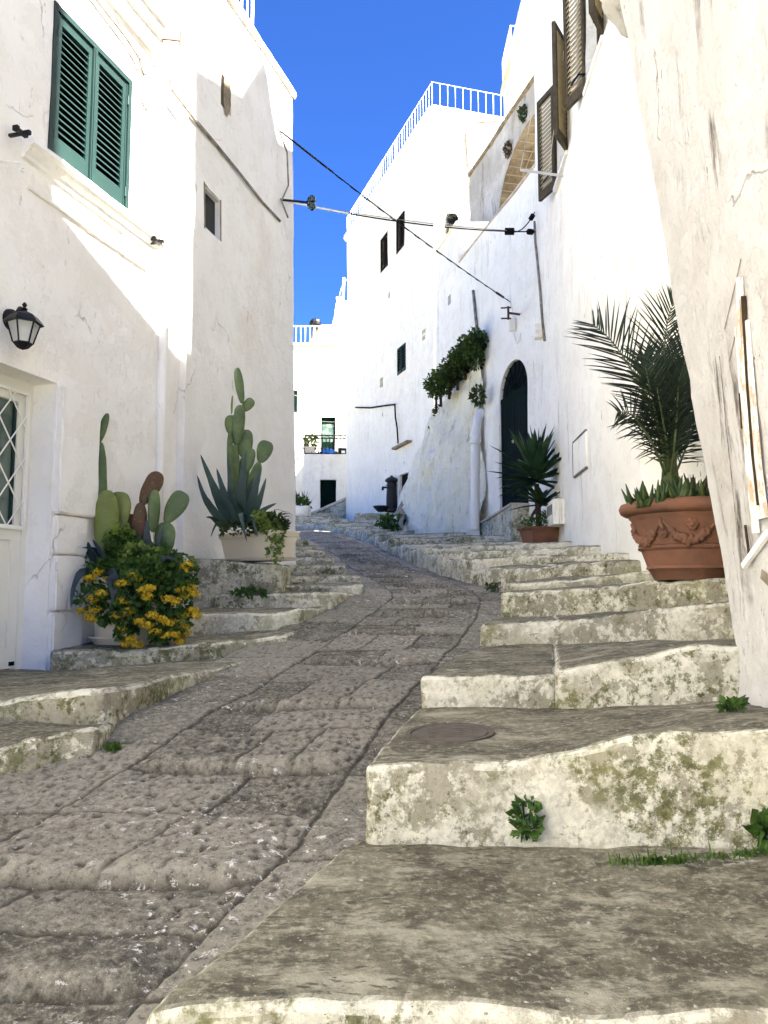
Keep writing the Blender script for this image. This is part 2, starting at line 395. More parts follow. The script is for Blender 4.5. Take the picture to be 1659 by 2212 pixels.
M['sstone'] = flat('bare_stone', (.30, .25, .18), .95, .1, .8, 6, c2=(.11, .09, .06), bump=.02, bsc=14)
M['cactus'] = leaf('cactus_skin', (.06, .095, .035), (.10, .145, .05), 5, .5, 0, dots=True)
M['cactusy'] = leaf('cactus_yellow', (.12, .155, .03), (.18, .20, .05), 5, .5, 0, dots=True)
M['cactusb'] = leaf('cactus_brown', (.085, .038, .018), (.075, .06, .022), 7, .6, 0, dots=True)
M['agave'] = leaf('agave_leaf', (.020, .042, .036), (.04, .075, .058), 3, .5, .03)
M['agaveb'] = leaf('agave_blue', (.012, .022, .032), (.025, .04, .05), 3, .5, .03)
M['foliage'] = leaf('foliage', (.014, .046, .006), (.045, .10, .016), 9, .6, .25)
M['foliage2'] = leaf('foliage_pale', (.09, .15, .03), (.16, .22, .05), 9, .55, .3)
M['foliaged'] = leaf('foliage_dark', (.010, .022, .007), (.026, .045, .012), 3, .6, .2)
M['flower'] = leaf('yellow_flower', (.42, .27, .006), (.60, .42, .03), 30, .7, .2)
M['palm'] = leaf('palm_leaf', (.010, .020, .012), (.022, .042, .022), 5, .55, .08)
M['palmstem'] = leaf('palm_stem', (.05, .08, .025), (.10, .12, .05), 8, .5, 0)
M['yucca'] = leaf('yucca_leaf', (.012, .034, .014), (.03, .07, .026), 6, .5, .12)
M['succ'] = leaf('succulent', (.022, .055, .012), (.06, .085, .02), 16, .45, .1)
M['sucr'] = leaf('succulent_red', (.05, .022, .02), (.03, .038, .012), 16, .5, .1)
M['grassm'] = leaf('grass', (.045, .10, .012), (.09, .15, .02), 20, .6, .25)
t = NT('window_glass'); t.put(t.b, 'Roughness', .08); t.put(t.b, 'Specular IOR Level', .6); t.col(t.mix(t.ramp(t.noise(3, 3), .4, .6), (.05, .085, .06), (.12, .16, .13))); M['glass'] = t.m
t = NT('lamp_glass'); t.put(t.b, 'Roughness', .45); t.put(t.b, 'Specular IOR Level', .4); t.put(t.b, 'Alpha', .6); t.col((.55, .57, .55)); M['lglass'] = t.m
# ---------------------------------------------------------------- ground, road, steps
RYk = [-6, 0.5, 2.09, 2.9, 4.1, 6.0, 7.9, 10, 15, 20, 27, 30, 40, 60]
RZk = [-3.0, -1.4, -1.03, -.84, -.58, -.385, -.04, .2, .72, 1.3, 2.1, 2.55, 3.9, 6.0]
rz = lambda Y: np.interp(Y, RYk, RZk)
RLk = [(-6, -2.9), (1.0, -2.75), (2.09, -2.1), (3.17, -1.47), (3.75, -1.24), (4.38, -1.05), (5.9, -.76), (6.87, -.5), (7.9, -.17), (8.8, -.25), (10, -.5), (12, -.8), (15, -1.2), (20, -2.2), (27, -4.0), (32, -5)]
RRk = [(-6, -1.0), (1.0, -.86), (1.87, -.52), (2.9, -.08), (4.1, .19), (6, .69), (7, .97), (7.9, 1.07), (8.5, 1.07), (9.2, .92), (10.2, .69), (11.5, .49), (13.2, .30), (15, .09), (17, -.14), (19, -.42), (21, -.82), (23.3, -1.24), (25.5, -1.85), (28, -2.6), (32, -3.2)]
RL = lambda Y: np.interp(Y, [a for a, b in RLk], [b for a, b in RLk])
RR = lambda Y: np.interp(Y, [a for a, b in RRk], [b for a, b in RRk])
def row_to_Y(row):
    d = ray(CX, row); s = d[2] / d[1]; ys = np.linspace(1.2, 30, 20000); g = rz(ys) - s * ys
    k = np.where(np.diff(np.sign(g)) != 0)[0]; return float(ys[k[0]]) if len(k) else 30.0
rows = [2140, 1905, 1660, 1528, 1432, 1368, 1330, 1302, 1281, 1266]
RID = [row_to_Y(r) for r in rows]
while RID[-1] < 29: RID.append(RID[-1] + .52)
RID = np.array([RID[0] - 1.0, RID[0] - .5] + RID)

def build_road():
    Y = np.exp(np.linspace(math.log(1.15), math.log(30), 860)); Sx = np.linspace(-.18, 1.18, 250)
    SS, YY = np.meshgrid(Sx, Y); xl = RL(YY); xr = RR(YY); wd = xr - xl; X = xl + SS * wd
    y = YY.ravel(); s = SS.ravel(); x = X.ravel(); w = wd.ravel()
    wob = fbm(np.stack([x * 3, y * 3, y * 0], 1), 4, 3)
    lat = (s * w) + .022 * wob + .007 * fbm(np.stack([x * 14, y * 14, y * 0], 1), 9, 2)
    la = .215 * w; lb = .87 * w
    centre = (lat > la) & (lat < lb)
    wv = .030 * fbm(np.stack([x * 1.7, y * .5, y * 0], 1), 8, 3) + .012 * fbm(np.stack([x * 14, y * 3, y * 0], 1), 18, 3)
    yy = y + wv; k = np.clip(np.searchsorted(RID, yy) - 1, 0, len(RID) - 2)
    y0 = RID[k]; y1 = RID[k + 1]; t = (yy - y0) / (y1 - y0); L = y1 - y0
    # joints: two half courses per riser, random cross joints
    half = (t > .5 + .06 * np.sin(k * 5.1)).astype(int); tm = .5 + .06 * np.sin(k * 5.1)
    tl = np.where(half == 1, t - tm, t) * L; th = np.where(half == 1, 1 - tm, tm) * L
    ci = k * 2 + half
    r1 = _hash(ci, ci * 0 + 3, ci * 0, 1); cut = .30 + .4 * r1
    u = (lat - la) / (lb - la); d_lat = np.abs(u - cut) * (lb - la)
    r2 = _hash(ci, ci * 0 + 9, ci * 0, 2); cut2 = np.where(cut > .5, cut * .5, cut + (1 - cut) * .5); d2 = np.where(r2 > .45, np.abs(u - cut2) * (lb - la), 1.0)
    dj = np.minimum(np.minimum(d_lat, d2), np.minimum(tl, th - tl))
    de = np.minimum(np.abs(lat - la), np.abs(lat - lb))
    bl = .62; ph = np.mod(yy + np.where(lat < la, .0, .31), bl); db = np.minimum(ph, bl - ph)
    dj = np.where(centre, np.minimum(dj, de), np.minimum(db, de))
    joint = 1 - sstep(.003, .014, dj + .005 * fbm(np.stack([x * 30, y * 30, y * 0], 1), 77, 2))
    sid = np.where(centre, _hash(ci, (u > cut).astype(int) + 2 * ((u > cut2) & (r2 > .45)).astype(int), ci * 0, 5),
                   _hash(np.floor((yy + np.where(lat < la, .0, .31)) / bl).astype(np.int64), (lat < la).astype(int), ci * 0, 6))
    # riser: nosing in the central strip
    amp = .056 * (.75 + .5 * _hash(k, k * 0, k * 0, 12)) * np.minimum(1, 9 / np.maximum(y, 1) + .35)
    inner = sstep(0, .10, lat - la) * sstep(0, .14, lb - lat)
    saw = (.62 - t) * amp * .75
    dn = t * L                                  # distance above the nosing
    nose = -amp * .9 * np.exp(-(dn / .011) ** 2) + .010 * np.exp(-((dn - .06) / .035) ** 2)
    h = inner * (saw + nose)
    h += (sid - .5) * .014 * (.4 + .6 * centre)
    h -= joint * .010
    # chiselled pits
    wx = .4 * fbm(np.stack([x * 20, y * 14, y * 0], 1), 71, 2); pc, pid = worley(np.stack([x / .044 + wx, yy / .062 + wx], 1), 21)
    pamp = np.where(centre, .55 + .45 * sstep(.1, .4, sid), .15 + .6 * sstep(.4, .8, sid)) * sstep(.0, .03, dj) * sstep(-.30, .05, fbm(np.stack([x * 2.2, y * 2.2, y * 0], 1), 31, 3) + .12)
    pit = (1 - sstep(.16, .42, pc + .14 * (1 - pid))) * pamp * (.4 + .6 * pid)
    h -= pit * .0135 * np.minimum(1, 5 / y + .3)
    q = np.stack([x, y, y * 0], 1)
    h += .009 * fbm(q * 1.5, 41, 3) + .0065 * fbm(q * 13, 42, 3) + .0045 * fbm(q * 40, 43, 2)
    cr = (s - .5) ** 2 * .05
    V = np.stack([x, y, rz(y) + h + cr * 0], 1); m = len(Sx); i = np.arange(len(Y) - 1)[:, None] * m + np.arange(m - 1)[None]
    Q = np.stack([i, i + 1, i + m + 1, i + m], -1).reshape(-1, 4)
    tag(mk('road', V, Q, M['road'], smooth=True, origin=(0, 3, -1), attrs={'joint': joint, 'pit': pit, 'tone': sid, 'nosing': inner * np.exp(-((dn - .022) / .02) ** 2)}), kind='structure')
build_road()

def ground():
    xs = np.concatenate([[-400, -60, -20], np.linspace(-10, 10, 21), [20, 60, 400]]); ys = np.concatenate([[-300, -40], np.linspace(-8, 62, 71), [120, 500]])
    X, Y = np.meshgrid(xs, ys); Z = np.interp(Y, RYk, RZk) - .42
    V = np.stack([X.ravel(), Y.ravel(), Z.ravel()], 1); m = len(xs); i = np.arange(len(ys) - 1)[:, None] * m + np.arange(m - 1)[None]
    tag(mk('ground', V, np.stack([i, i + 1, i + m + 1, i + m], -1).reshape(-1, 4), M['step'], origin=(0, 0, -2)), kind='structure')
ground()

A = lambda px, py, Y: at(px, py, Y)
def X_(x, y, z): return np.array([x, y, z], float)
DWx = lambda Y: 5.68 - .22 * Y
MFx = lambda Y: 10.1 - .33 * Y

# right-hand stair: fronts left->right, and z of the tread where the next riser meets it
RS = thing('stone_staircase', 'wide whitewashed stone steps with mossy risers climbing on the right of the road', 'steps', (1, 2, -.9))
def zrow(px, row, Y): return at(px, row, Y)[2]
def ext(p, x, dy=0, dz=0): return X_(x, p[1] + dy, p[2] + dz)
RF = []
f0 = [A(283, 2212, 1.79), A(318, 2155, 1.89), A(450, 2172, 1.87), A(700, 2165, 1.86), A(1100, 2190, 1.86)]; f0.append(X_(1.75, 1.84, f0[-1][2] + .02)); RF.append((f0, 'stepn', -.84))
f1 = [A(785, 1648, 2.85), A(1120, 1650, 2.85), A(1260, 1600, 2.83), A(1659, 1555, 2.75)]; f1.append(ext(f1[-1], 1.8, 0, .01))
f2 = [A(912, 1462, 4.1), A(1268, 1452, 4.0), A(1420, 1412, 3.9), A(1578, 1388, 3.7)]; f2.append(ext(f2[-1], 3.3, 0, .03))
f3 = [A(1035, 1352, 6.0), A(1190, 1342, 5.8), A(1400, 1320, 5.4), A(1556, 1302, 5.0)]; f3.append(ext(f3[-1], 3.3, -.1, .03))
f4 = [A(1078, 1287, 7.0), A(1350, 1263, 6.2), A(1548, 1245, 5.6)]; f4.append(ext(f4[-1], 3.3, -.1, .02))
f5 = [A(1115, 1262, 7.5), A(1290, 1243, 7.0), A(1420, 1233, 6.85), X_(2.6, 6.85, .24)]
f6 = [A(1084, 1229, 8.3), A(1250, 1220, 7.6), A(1404, 1208, 7.05)]
f7 = [A(1008, 1207, 9.2), A(1200, 1200, 8.2), A(1396, 1191, 7.4)]
f8 = [A(950, 1195, 10.2), A(1150, 1184, 9.3), A(1340, 1176, 8.6)]
f9 = [A(905, 1183, 11.5), A(1100, 1174, 10.8), X_(2.55, 10.2, .66)]
f10 = [A(870, 1174, 13.2), A(1000, 1171, 13), X_(2.75, 12.4, .80)]
far = [(840, 1163, 15, .05), (815, 1155, 17, .05), (790, 1149, 19, .06), (760, 1143, 21, .06), (735, 1137, 23.3, .08), (700, 1131, 25.5, .08)]
fr_ = [f0, f1, f2, f3, f4, f5, f6, f7, f8, f9, f10]
for (px, row, Y, dz) in far:
    a = A(px, row, Y); xr = (DWx(Y) if Y < 19.9 else MFx(Y)) + .3; fr_.append([a, X_((a[0] + xr) / 2, Y - .2, a[2] + dz / 2), X_(xr, Y - .4, a[2] + dz)])
fr_.append([X_(-3.4, 27.8, 2.36), X_(-1.2, 27.7, 2.36), X_(1.5, 27.4, 2.4)])
mats = ['stepn', 'stepn', 'stepn', 'stepn', 'stepm', 'step', 'stepm'] + ['step'] * 40
# z at the foot of the next riser (left, right) for the near ones
foot = {0: (-.85, -.80), 1: (-.575, -.46), 2: (-.40, -.27), 3: (-.215, -.06), 4: (.01, .11), 5: (.09, .2)}
def split(fr, bk, cuts):
    """cut a step into blocks at fractions of its length"""
    fr = np.array(fr); bk = np.array(bk); out = []
    def res(P, u):
        d = np.concatenate([[0], np.cumsum(np.linalg.norm(np.diff(P, axis=0), axis=1))]); d /= d[-1]; return np.array([np.interp(u, d, P[:, k]) for k in range(3)])
    c = [0] + cuts + [1]
    for a, b in zip(c[:-1], c[1:]):
        us = np.linspace(a, b, 5); out.append(([res(fr, u) for u in us], [res(bk, u) for u in us]))
    return out
CUT = {2: [.20], 3: [.20, .62], 4: [.5], 6: [.45], 8: [.4], 7: [.55]}
for i, fr in enumerate(fr_):
    nx = fr_[i + 1] if i + 1 < len(fr_) else [p + np.array([0, 1.2, .06]) for p in fr]
    nx = np.array(nx)
    if i in foot: zl, zr = foot[i]
    else: zl, zr = fr[0][2] + .03, fr[-1][2] + .03
    tt = np.linspace(0, 1, len(nx)); bk = [p + np.array([0, .22, 0]) for p in nx]
    slope = .22
    for k, b in enumerate(bk): b[2] = zl + (zr - zl) * tt[k] + .01
    bk[0][0] -= .0; bk[-1][0] = max(bk[-1][0], fr[-1][0])
    zb = min(fr[0][2], fr[-1][2]) - (.45 if i < 5 else .75)
    near = i < 3
    pieces = split(fr, bk, CUT.get(i, []))
    lift = 0
    for j, (a, b) in enumerate(pieces):
        if i == 2 and j == 1:
            for p in a: p[2] += .012; p[1] -= .02
        if j > 0: a[0] = a[0] - np.array([.018, 0, 0]); b[0] = b[0] - np.array([.018, 0, 0])
        slab('step', a, b, zb, M[mats[i]], RS, r=.040 if i < 5 else .05, res=.0135 if i == 0 else (.016 if i < 3 else (.026 if i < 6 else .05 if i < 12 else .09)),
             amp=.006 if i < 3 else .01, sc=11, big=.016 if i < 4 else .028, bsc=2.2, chips=(.03 if i else 0), seed=i * 3 + j)
    # fountain platform steps are built below
# steps that cross the whole street in front of the fountain and balcony house
FS = thing('stone_steps', 'far low steps crossing the street below the hand-pump fountain', 'steps', (-1, 28, 2.4))
for i, (y0, z, xl, xr) in enumerate([(28.4, 2.55, -9, -1.2), (29.2, 2.72, -9, -1.6), (30.2, 2.88, -9, -1.9), (31.4, 3.03, -9, -2.2), (33, 3.2, -9, -2.2), (35, 3.4, -9, -2.4), (38, 3.65, -9, 1)]):
    slab('step', [X_(xl, y0, z), X_((xl + xr) / 2, y0 - .1, z), X_(xr, y0, z)], [X_(xl, y0 + 3, z), X_((xl + xr) / 2, y0 + 3, z), X_(xr, y0 + 3, z)], z - .8, M['step'], FS, r=.04, res=.09, amp=.015, big=.03, seed=i)
pl = [A(770, 1124, 27.6), A(862, 1123, 27.0)]
FP = thing('fountain_platform', 'two-tier stone block under the cast iron street fountain', 'platform', (0, 29, 2.4))
slab('tier', [A(752, 1124, 27.9), X_(1.3, 27.6, A(752, 1124, 27.9)[2])], [X_(-1.3, 32, 2.55), X_(1.3, 32, 2.55)], 1.6, M['step'], FP, r=.06, res=.07, amp=.015, big=.03)
slab('tier', [A(766, 1108, 28.6), X_(1.3, 28.4, A(766, 1108, 28.6)[2])], [X_(-1.2, 33, 2.85), X_(1.3, 33, 2.85)], 1.9, M['step'], FP, r=.06, res=.07, amp=.015, big=.03, seed=4)

# left-hand stair and landings
LS = thing('stone_steps', 'stained white steps and landings along the left house, below the two cactus planters', 'steps', (-2, 5, -.6))
def L_(name, fr, bk, zb, m='step', r=.04, res=.024, seed=0, **kw):
    return slab(name, fr, bk, zb, M[m], LS, r=r, res=res, amp=.009, sc=9, big=.02, bsc=2, chips=.012, seed=seed, **kw)
e = lambda p, x: X_(x, p[1], p[2])
a0 = A(0, 1606, 3.4); L_('landing', [e(a0, -3.3), a0, A(212, 1562, 3.62)], [X_(-3.3, 4.6, -.6), X_(-1.6, 4.6, -.58), A(300, 1550, 4.35)], -1.15, 'stepm', seed=1)
a1 = A(0, 1508, 3.95); L_('landing', [e(a1, -3.3), a1, A(222, 1487, 3.82)], [X_(-3.3, 6.4, -.55), X_(-2.2, 6.4, -.53), A(610, 1402, 6.1) - [0, 0, .02]], -1.1, 'stepm', seed=2)
t1 = [A(112, 1407, 5.75), A(400, 1393, 5.9), A(622, 1370, 6.15)]; t2 = [A(380, 1327, 6.6), A(610, 1320, 6.7), A(650, 1309, 6.75)]
b1 = [X_(-2.7, 7.2, -.36), X_(-1.6, 7.2, -.34), A(668, 1352, 6.95)]
L_('step', t1, b1, -.95, 'stepm', seed=3)
L_('step', t2, [X_(-2.3, 8.0, -.12), X_(-1.4, 8.0, -.1), A(745, 1312, 7.7)], -.8, seed=4)
L_('step', [A(480, 1287, 7.3), A(715, 1279, 7.35)], [X_(-2.2, 8.6, 0.0), A(785, 1279, 8.3)], -.7, seed=5)
L_('pedestal', [A(412, 1206, 7.62), A(608, 1218, 7.40)], [X_(-2.25, 8.9, .33), X_(-1.0, 8.9, .28)], -.5, r=.02, seed=6)
for i, (pl_, rl_, pr_, rr_, Y) in enumerate([(585, 1266, 790, 1260, 8.1), (590, 1243, 780, 1243, 8.8), (590, 1222, 748, 1220, 9.6), (590, 1200, 722, 1202, 10.4), (500, 1186, 705, 1187, 11.3), (450, 1176, 685, 1177, 12.5), (400, 1167, 668, 1167, 14), (380, 1156, 650, 1157, 16), (300, 1146, 630, 1147, 18.5)]):
    p = A(pl_, rl_, Y); q = A(pr_, rr_, Y); dy = 1.2 if Y < 11 else 2.8
    L_('step', [p, q], [X_(p[0] - .2, Y + dy, p[2] + .03), X_(RL(Y + dy) + .03, Y + dy, q[2] + .03)], p[2] - .55, seed=7 + i, res=.03 if Y < 11 else .06)
# ---------------------------------------------------------------- left house
LA, LB = -4.05, .287
lx = lambda Y, o=0: LA + LB * Y
nrm = np.array([1, -LB]) / math.hypot(1, LB)
PL = lambda Y, o: (LA + LB * Y + nrm[0] * o, Y + nrm[1] * o)
fL = Fr(PL(-14, 0), PL(7.55, 0)); fL2 = Fr(PL(7.5, .07), PL(10.12, .07))
SROW = lambda f, px, py: f.px(px, py)
ZR = 6.38
s_d1, _ = fL.px(112, 1100); _, zd1 = fL.px(112, 826); zd0 = -.56
s_d0 = s_d1 - 1.25
w0, wz0 = fL.px(104, 331); w1, _ = fL.px(277, 465); _, wz1 = fL.px(120, 5); w1b, _ = fL.px(281, 175)
w0, w1 = fL.px(108, 200)[0], fL.px(280, 300)[0]
def wl(V):
    V = V.copy(); h = np.clip(V[:, 2], -1, 7); k = sstep(5.5, 9.5, V[:, 1]); V[:, 0] -= .022 * h * k; V[:, 0] += .02 * k
    # bulge of old masonry near the base
    return V
LH = thing('house', 'large white house on the left with green shutters, glazed door and stained plaster', 'house', (-4, 4, -.6))
h0a, hz = fL2.px(452, 460); sw = [fL2.px(451, 460)[0], fL2.px(484, 470)[0], fL2.px(470, 505)[1], fL2.px(468, 418)[1]]
nh = [fL2.px(493, 205)[0], fL2.px(516, 205)[0], fL2.px(505, 242)[1], fL2.px(503, 168)[1]]
fpL = [PL(-14, 0), PL(7.5, 0), PL(7.5, .07), PL(10.12, .07), (-9.5, 13.0), (-16, -14)]
wallL, _ = building('wall', fpL, -1.6, ZR, M['left'], LH, holes={0: [(s_d0, s_d1, zd0, zd1, .24), (w0, w1, wz0, wz1, .10)], 2: [tuple(sw) + (.16,), tuple(nh) + (.10,)]},
    step={0: .055, 2: .05, 1: .05, 3: .3}, dstep=1.0, amp=.011, sc=1.6, big=.03, warp=wl)
M['left']
def lpt(f, s, z, o=0): return wl(np.array([f.P(s, z, o)]))[0]
# quoins round the door: raised blocks
mb = MB()
b_ = [(-.55, -.12, .30), (-.12, .30, .22), (.30, .62, .31), (.62, zd1 + .0, .24)]
# door
dd = .19
mb = MB(); mb2 = MB()
fw = .07
fL.box(mb, s_d1 - fw, s_d1 + .02, zd0, zd1, -dd - .05, -dd); fL.box(mb, s_d0, s_d1 - fw, zd1 - fw, zd1 + .02, -dd - .05, -dd); fL.box(mb, s_d0 - .02, s_d0 + fw, zd0, zd1 - fw, -dd - .05, -dd)
door = thing('d', None, None) if False else None
DR = mb.build('door', M['doorp'], LH)
zmid = fL.px(20, 1140)[1]; zmid = -zmid if False else fL.px(40, 1140, -dd)[1]
mb = MB(); a, b = s_d0 + fw, s_d1 - fw; sm = (a + b) / 2
for (q0, q1) in ((a, sm - .003), (sm + .003, b)):
    fL.box(mb, q0, q1, zd0 + .04, zmid - .09, -dd - .045, -dd - .02)
    fL.box(mb, q0, q1, zmid - .09, zmid, -dd - .05, -dd - .005)
    fL.box(mb, q0, q0 + .07, zmid, zd1 - fw, -dd - .05, -dd - .012); fL.box(mb, q1 - .07, q1, zmid, zd1 - fw, -dd - .05, -dd - .012)
    fL.box(mb, q0 + .07, q1 - .07, zd1 - fw - .08, zd1 - fw, -dd - .05, -dd - .012)
    for (u0, u1, v0, v1) in ((q0, q0 + .09, zd0 + .04, zmid - .09), (q1 - .09, q1, zd0 + .04, zmid - .09), (q0 + .09, q1 - .09, zd0 + .04, zd0 + .18)):
        fL.box(mb, u0, u1, v0, v1, -dd - .02, -dd - .009)
mb.build('leaf', M['doorp'], DR)
mb = MB(); fL.box(mb, a + .07, b - .07, zmid, zd1 - fw - .08, -dd - .045, -dd - .04); mb.build('pane', M['glass'], DR)
mb = MB(); fL.box(mb, a + .062, a + .075, zmid, zd1 - fw - .07, -dd - .04, -dd - .025); fL.box(mb, b - .095, b - .062, zmid + .02, zd1 - fw - .09, -dd - .04, -dd - .025); fL.box(mb, sm - .095, sm + .095, zmid + .01, zd1 - fw - .08, -dd - .04, -dd - .025); mb.build('pane_frame', M['green'], DR)
mb = MB(); W = b - a; H = zd1 - fw - zmid - .02; n = 7
def seg(mb, p, q, o, r=.0055):
    mb.tube([fL.P(p[0], p[1], o), fL.P(q[0], q[1], o)], r, 5)
pt = .235
for k in range(-8, 16):
    for sg in (1, -1):
        # line s = a + k*pt + sg*(z - zmid)*.72
        pts = []
        z0_, z1_ = zmid + .01, zmid + H
        s0_ = a + k * pt; f_ = lambda z: s0_ + sg * (z - zmid) * .78
        zs = [z for z in np.linspace(z0_, z1_, 200) if a <= f_(z) <= b]
        if len(zs) > 2: seg(mb, (f_(zs[0]), zs[0]), (f_(zs[-1]), zs[-1]), -dd + (.012 if sg > 0 else .016))
fL.box(mb, a - .01, a + .015, zmid - .01, zmid + H + .01, -dd + .004, -dd + .022); fL.box(mb, b - .015, b + .01, zmid - .01, zmid + H + .01, -dd + .004, -dd + .022)
fL.box(mb, a, b, zmid - .015, zmid + .012, -dd + .004, -dd + .022); fL.box(mb, a, b, zmid + H - .005, zmid + H + .015, -dd + .004, -dd + .022)
mb.build('grille', M['whitep'], DR)
mb = MB(); sv, zv = fL.px(26, 1433, -dd); fL.box(mb, sv - .025, sv + .025, zv - .015, zv + .012, -dd - .03, -dd - .002); mb.build('vent', M['dark'], DR)
mb = MB(); fL.box(mb, s_d0 - .05, s_d1 + .10, zd0 - .2, zd0 + .015, -.28, .05); mk('threshold', np.array(mb.v) + vecnoise(np.array(mb.v), 3, 1) * .01, mb.f, M['left'], LH, auto=30)

# ---- louvred shutters
def shutter(f, s0, s1, z0, z1, o, mat, parent, name='shutter', th=.04, lower=.16, slat=.052, ov=.5, mat2=None):
    mb = MB(); st = .065 * min(1, (s1 - s0) / .45)
    f.box(mb, s0, s0 + st, z0, z1, o, o + th); f.box(mb, s1 - st, s1, z0, z1, o, o + th)
    f.box(mb, s0 + st, s1 - st, z1 - .075, z1, o, o + th); f.box(mb, s0 + st, s1 - st, z0, z0 + lower, o, o + th)
    f.box(mb, s0 + .012, s0 + .022, z0 + .01, z1 - .01, o + th, o + th + .006); f.box(mb, s1 - .022, s1 - .012, z0 + .01, z1 - .01, o + th, o + th + .006)
    if mat2 is not None: fo = mb.build(name, mat, parent); mb = MB()
    a, b = z0 + lower, z1 - .075; n = int((b - a) / slat)
    for k in range(n):
        z = a + (k + .5) * (b - a) / n; h = slat * ov; P = f.P
        A1 = [(z - h * 1.0, o + th * .95), (z - h * 1.0 + .007, o + th * .95), (z + h * .8, o + .004), (z + h * .8 - .007, o + .004)]
        p = [P(s0 + st, A1[0][0], A1[0][1]), P(s1 - st, A1[0][0], A1[0][1]), P(s1 - st, A1[3][0], A1[3][1]), P(s0 + st, A1[3][0], A1[3][1]),
             P(s0 + st, A1[1][0], A1[1][1]), P(s1 - st, A1[1][0], A1[1][1]), P(s1 - st, A1[2][0], A1[2][1]), P(s0 + st, A1[2][0], A1[2][1])]
        mb.hexa(p)
    return mb.build(name + '_louvres' if mat2 is not None else name, mat2 or mat, parent)
WN = MB(); fw = .045
fL.box(WN, w0, w0 + fw, wz0, wz1, -.06, .012); fL.box(WN, w1 - fw, w1, wz0, wz1, -.06, .012); fL.box(WN, w0 + fw, w1 - fw, wz1 - fw, wz1, -.06, .012)
WN = WN.build('window', M['green'], LH)
mid = (w0 + w1) / 2
shutter(fL, w0 + fw, mid - .002, wz0 + .004, wz1 - fw, -.045, M['green'], WN)
shutter(fL, mid + .002, w1 - fw, wz0 + .004, wz1 - fw, -.045, M['green'], WN)
mb = MB(); fL.box(mb, mid - .028, mid + .02, wz0 + .01, wz1 - fw, .0, .014); fL.box(mb, mid - .016, mid + .008, wz0 + .01, wz1 - fw, .014, .022); mb.build('meeting_rail', M['green'], WN)
mb = MB(); fL.box(mb, w0 + .02, w1 - .02, wz0, wz1, -.098, -.09); mb.build('pane', M['dark'], WN)
for z in (wz0 + .17, wz1 - .2):
    for s in (w0 + fw, w1 - fw): mb = MB(); mb.tube([fL.P(s, z - .04, .006), fL.P(s, z + .04, .006)], .009, 8); mb.build('hinge', M['green'], WN)
# sill and lintel mouldings (displaced profile sweep)
def moulding(f, s0, s1, prof, name, mat, parent, st=.04, amp=.006):
    S = np.linspace(s0, s1, int((s1 - s0) / st) + 2); V = []; Fq = []; m = len(prof)
    for s in S:
        for (o, z) in prof: V.append(f.P(s, z, o))
    for i in range(len(S) - 1):
        for k in range(m):
            k2 = (k + 1) % m; Fq.append((i * m + k, (i + 1) * m + k, (i + 1) * m + k2, i * m + k2))
    Fq += [tuple(range(m)), tuple((len(S) - 1) * m + k for k in range(m))[::-1]]
    V = np.array(V); V += vecnoise(V, 9, 7, 3) * amp; return mk(name, V, Fq, mat, parent, auto=35)
zs = fL.px(45, 303)[1]; sa, sb = fL.px(47, 310)[0], fL.px(340, 525)[0]; zs = (fL.px(47, 300)[1] + fL.px(340, 522)[1]) / 2
moulding(fL, sa, sb, [(-.02, zs + .012), (.095, zs - .0), (.10, zs - .035), (.07, zs - .05), (.06, zs - .075), (.03, zs - .10), (.025, zs - .125), (-.02, zs - .135)], 'sill', M['left'], LH)
moulding(fL, fL.px(60, 350)[0], fL.px(318, 560)[0], [(-.02, zs - .30), (.025, zs - .31), (.02, zs - .325), (-.02, zs - .33)], 'string_course', M['left'], LH)
zc = fL.px(322, 100)[1]; sc1 = fL.px(332, 100)[0]
moulding(fL, sa - .5, sc1, [(-.02, zc + .30), (.16, zc + .28), (.16, zc + .22), (.12, zc + .20), (.11, zc + .12), (.07, zc + .09), (.06, zc + .03), (-.02, zc)], 'cornice', M['left'], LH)
# small windows on the far face
def rough_frame(f, s0, s1, z0, z1, t, o, mat, parent, name):
    mb = MB(); f.box(mb, s0 - t, s0, z0 - t, z1 + t, -.02, o); f.box(mb, s1, s1 + t, z0 - t * .4, z1 + t, -.02, o); f.box(mb, s0, s1, z1, z1 + t, -.02, o * .8)
    V = np.array(mb.v); V += vecnoise(V, 12, 3) * .012; return mk(name, V, mb.f, mat, parent)
rf = rough_frame(fL2, sw[0], sw[1], sw[2], sw[3], .035, .008, M['sstone'], LH, 'small_window')
def wbox(mb, f, s0, s1, z0, z1, o0, o1):
    n0 = len(mb.v); f.box(mb, s0, s1, z0, z1, o0, o1); V = wl(np.array(mb.v[n0:])); mb.v[n0:] = list(V); return mb
for v in rf.data.vertices:
    p = np.array(v.co) + ORG[rf.name]; v.co = Vector(wl(np.array([p]))[0] - ORG[rf.name])
mb = MB(); wbox(mb, fL2, sw[0] - .01, sw[1] + .01, sw[2] - .01, sw[3] + .01, -.10, -.05); mb.build('mesh_pane', M['iron'], rf)
mb = MB(); wbox(mb, fL2, nh[0] - .01, nh[1] + .01, nh[2] - .02, nh[3] + .02, -.12, -.07); mk('niche_back', mb.v, mb.f, M['sstone'], LH)
# ragged edge of the broken niche
V = []; c_s, c_z = (nh[0] + nh[1]) / 2, (nh[2] + nh[3]) / 2; N = 26
for k in range(N):
    an = 2 * PI * k / N; rs = .075 + .03 * random.random(); rzv = .22 + .05 * random.random()
    V.append(lpt(fL2, c_s + rs * math.cos(an) + .02 * math.sin(an), c_z + rzv * math.sin(an), .007))
mk('broken_plaster', V, [tuple(range(N))], M['sstone'], LH)
